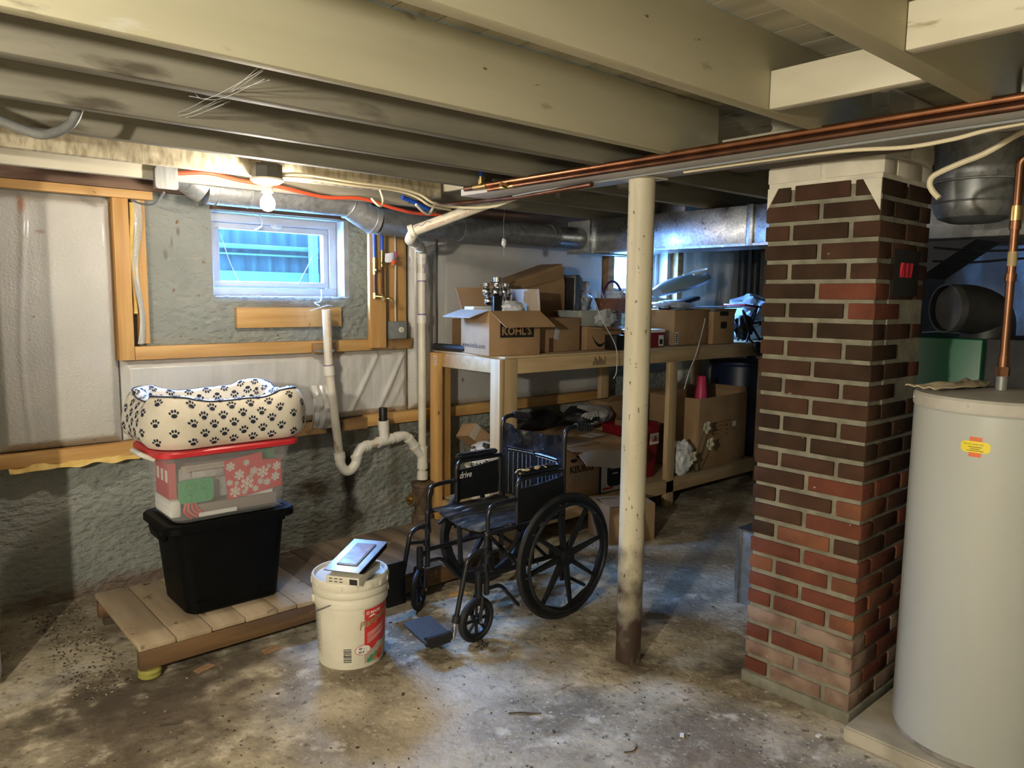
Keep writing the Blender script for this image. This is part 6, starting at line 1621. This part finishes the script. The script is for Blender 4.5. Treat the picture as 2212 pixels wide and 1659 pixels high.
# ------------------------------------------------------------------ floor litter and cobwebs
def scrap(name, x, y, w, d, h, ang, mat, label, cat='scrap'):
    mb = MB(rotz(R(ang), (x, y, .0008))); mb.grid(6, 4, lambda u, v: ((u - .5) * w * (1 - .15 * v), (v - .5) * d, h * .3 * math.sin(u * 4 + v * 3) ** 2 * .4), thick=(0, 0, h))
    return mb.solo(name, mat, label, cat)
scrap('wood_scrap', .98, 2.97, .085, .035, .004, 20, m_chip, 'reddish wood scrap on the floor at the front of the platform')
scrap('wood_scrap', 1.25, 2.95, .075, .04, .006, 10, m_chip, 'grey-brown wood scrap on the floor between the platform and the bucket')
scrap('wood_scrap', 2.23, 2.93, .10, .03, .006, -12, m_pine, 'pale wood scrap on the floor under the wheelchair')
def twig(pts, r, label, mat=m_dark, name='twig'):
    mb = MB(); mb.tube(spline(pts, 6), r, 6)
    return mb.solo(name, mat, label, 'twig')
twig([(1.70, 1.93, .004), (1.74, 1.90, .005), (1.77, 1.87, .004), (1.79, 1.85, .006)], .003, 'dark curled twig on the open floor below the wheelchair')
twig([(.72, 2.66, .005), (.76, 2.64, .004), (.79, 2.63, .005)], .004, 'dark stick on the floor left of the bucket')
twig([(1.84, 1.505, .003), (1.87, 1.49, .003), (1.90, 1.50, .003)], .0022, 'short twig near the bottom middle of the floor')
for i, (x, y) in enumerate(((2.43, 1.13), (2.07, 1.44))):
    scrap('plaster_flake', x, y, .022, .014, .004, 35 * i, m_paper, ('white plaster flake by the foot of the chimney', 'white paper fleck on the open floor right of the twig')[i], 'flake')
mb = MB()
for k in range(14):
    a = rnd.uniform(0, 6.28); q = rnd.uniform(.0, .035)
    mb.box((1.97 + q * math.cos(a), 2.405 + q * math.sin(a), .004 + .006 * rnd.random()), (.016, .009, .006), Matrix.Rotation(a, 3, 'Z') @ Matrix.Rotation(.5 * a, 3, 'X'))
o = mb.solo('dirt_clump', m_dark, 'dark crumbled dirt at the front caster of the wheelchair', 'dirt'); o['kind'] = 'stuff'
mb = MB()
for k in range(900):
    x, y = rnd.uniform(.5, 3.2), rnd.uniform(.9, 3.0)
    if (x - KX) ** 2 + (y - KY) ** 2 < .03 or (x > 2.3 and y < 1.6): continue
    s = rnd.uniform(.0015, .005) * (1 if rnd.random() < .92 else 2)
    mb.mi = rnd.choice((0, 0, 1))
    a = rnd.uniform(0, 6.28)
    mb.box((x, y, s * .25), (s * 1.6, s, s * .5), Matrix.Rotation(a, 3, 'Z'))
o = mb.solo('floor_grit', [m_dark, m_pad], 'fine grit and crumbs scattered over the concrete floor', 'grit'); o['kind'] = 'stuff'
mb = MB()
for k in range(420):
    x = rnd.uniform(.55, PX0); y = rnd.uniform(3.0, 4.0)
    a = rnd.uniform(0, 6.28); s = rnd.uniform(.003, .011)
    mb.mi = rnd.choice((0, 0, 0, 1))
    mb.box((x - .03 * rnd.random(), y, .003), (s, s * .5, .003), Matrix.Rotation(a, 3, 'Z') @ Matrix.Rotation(.4, 3, 'X'))
o = mb.solo('wall_debris', [m_dark, m_pad], 'dark crumbled debris along the wall foot left of the platform', 'debris'); o['kind'] = 'stuff'

def web(pts, r, label):
    mb = MB()
    P_ = spline(pts, 8)
    mb.tube(P_, [r * (.6 + .8 * abs(noise.noise(Vector((i * .7, r * 99, 1))))) for i in range(len(P_))], 5)
    return mb.solo('cobweb_strand', m_web, label, 'cobweb', 'cobweb strands')
web([(3.519, 3.22, 1.486), (3.588, 3.22, 1.369), (3.729, 3.22, 1.194), (3.744, 3.22, 1.036), (3.74, 3.24, .98)], .0035, 'pale cobweb strand hanging over the shelf edge left of the post')
web([(4.72, 3.23, 1.36), (4.708, 3.22, 1.341), (4.625, 3.22, 1.123), (4.548, 3.22, .992), (4.49, 3.22, .861)], .004, 'pale cobweb strand hanging over the shelf edge right of the post')
web([(1.75, 4.18, 1.945), (1.74, 4.09, 1.93), (1.745, 4.08, 1.88), (1.74, 4.17, 1.86)], .008, 'dusty cobweb dangling over the top of the small window')
web([(2.02, 3.96, 1.44), (2.0, 3.98, 1.46), (2.05, 4.0, 1.47), (2.08, 4.05, 1.53), (2.1, 4.08, 1.50)], .005, 'bluish cobweb on the open end of the standpipe')
web([(1.96, 3.95, 1.415), (2.01, 3.95, 1.43), (2.06, 3.94, 1.445), (2.09, 3.95, 1.44)], .004, 'short cobweb crossing the open end of the standpipe')
web([(1.555, 4.193, 1.84), (1.58, 4.192, 1.75), (1.61, 4.19, 1.66), (1.655, 4.19, 1.565)], .0022, 'diagonal cobweb across the left side of the small window pane')
web([(2.10, 4.193, 1.74), (2.06, 4.192, 1.66), (2.0, 4.19, 1.565)], .0018, 'diagonal cobweb across the right side of the small window pane')
mb = MB(); mb.tube(spline([(1.48 + .02 * i, 4.088 - .006 * (i % 2), 1.489 + .006 * noise.noise(Vector((i * .8, 0, 7)))) for i in range(41)], 3), [.004 + .004 * abs(noise.noise(Vector((i * .5, 3, 1)))) for i in range(121)], 5)
mb.solo('cobweb_fringe', m_web, 'white cobweb fringe along the sill of the small window', 'cobweb')
t = thing('cobweb_fluff', 'white cobweb fluff hanging in the air below the far round duct', 'cobweb', (2.83, 3.3, 1.79))
mb = MB(); mb.blob((2.831, 3.3, 1.812), (.013, .012, .02), .6, 3, 70, 3); mb.build('tuft', m_paper, t)
mb = MB(); mb.tube([(2.831, 3.3, 1.83), (2.829, 3.30, 1.92), (2.83, 3.28, 2.1)], .0006, 4); mb.tube([(2.831, 3.3, 1.79), (2.832, 3.30, 1.74)], .001, 4); mb.build('thread', m_web, t)
for (pts, lb) in (([(.78, 1.76, 2.02), (.74, 2.0, 2.01), (.70, 2.08, 2.03)], 'fine cobweb between the two nearest shade-darkened joists'),
                  ([(.80, 2.10, 2.03), (.78, 2.35, 2.02), (.76, 2.51, 2.04)], 'fine cobweb stretched across the joists right of the grey conduit')):
    mb = MB()
    for k in range(5):
        q = [Vector(p) + Vector((.02 * rnd.uniform(-1, 1), 0, .02 * rnd.uniform(-1, 1))) for p in pts]
        mb.tube(spline(q, 6), .0007, 4)
    mb.solo('cobweb_strand', m_web, lb, 'cobweb', 'cobweb strands')

# ------------------------------------------------------------------ light
w = bpy.data.worlds.new('daylight'); scene.world = w
w.use_nodes = True
bg = w.node_tree.nodes['Background']
bg.inputs[0].default_value = (.19, .44, 1.0, 1)
bg.inputs[1].default_value = SKY
scene.cycles.max_bounces = 8
scene.cycles.diffuse_bounces = 4
scene.cycles.glossy_bounces = 4
scene.cycles.caustics_reflective = False
scene.cycles.caustics_refractive = False
for (x0, x1, z0, z1) in (WIN1, WIN2):                                # sampling portals in the two window openings
    l = bpy.data.lights.new('window_portal', 'AREA'); l.shape = 'RECTANGLE'; l.size = x1 - x0; l.size_y = z1 - z0
    l.cycles.is_portal = True
    o = bpy.data.objects.new('window_portal', l); COL.objects.link(o)
    o.location = ((x0 + x1) / 2, YW + .20, (z0 + z1) / 2); o.rotation_euler = (R(-90), 0, 0)
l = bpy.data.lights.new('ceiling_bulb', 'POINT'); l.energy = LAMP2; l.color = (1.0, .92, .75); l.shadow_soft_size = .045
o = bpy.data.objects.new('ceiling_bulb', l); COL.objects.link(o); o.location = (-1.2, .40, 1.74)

scene.view_settings.view_transform = 'Standard'
scene.view_settings.look = 'None'
scene.view_settings.gamma = 1
scene.view_settings.use_curve_mapping = False
scene.view_settings.exposure = EXPO
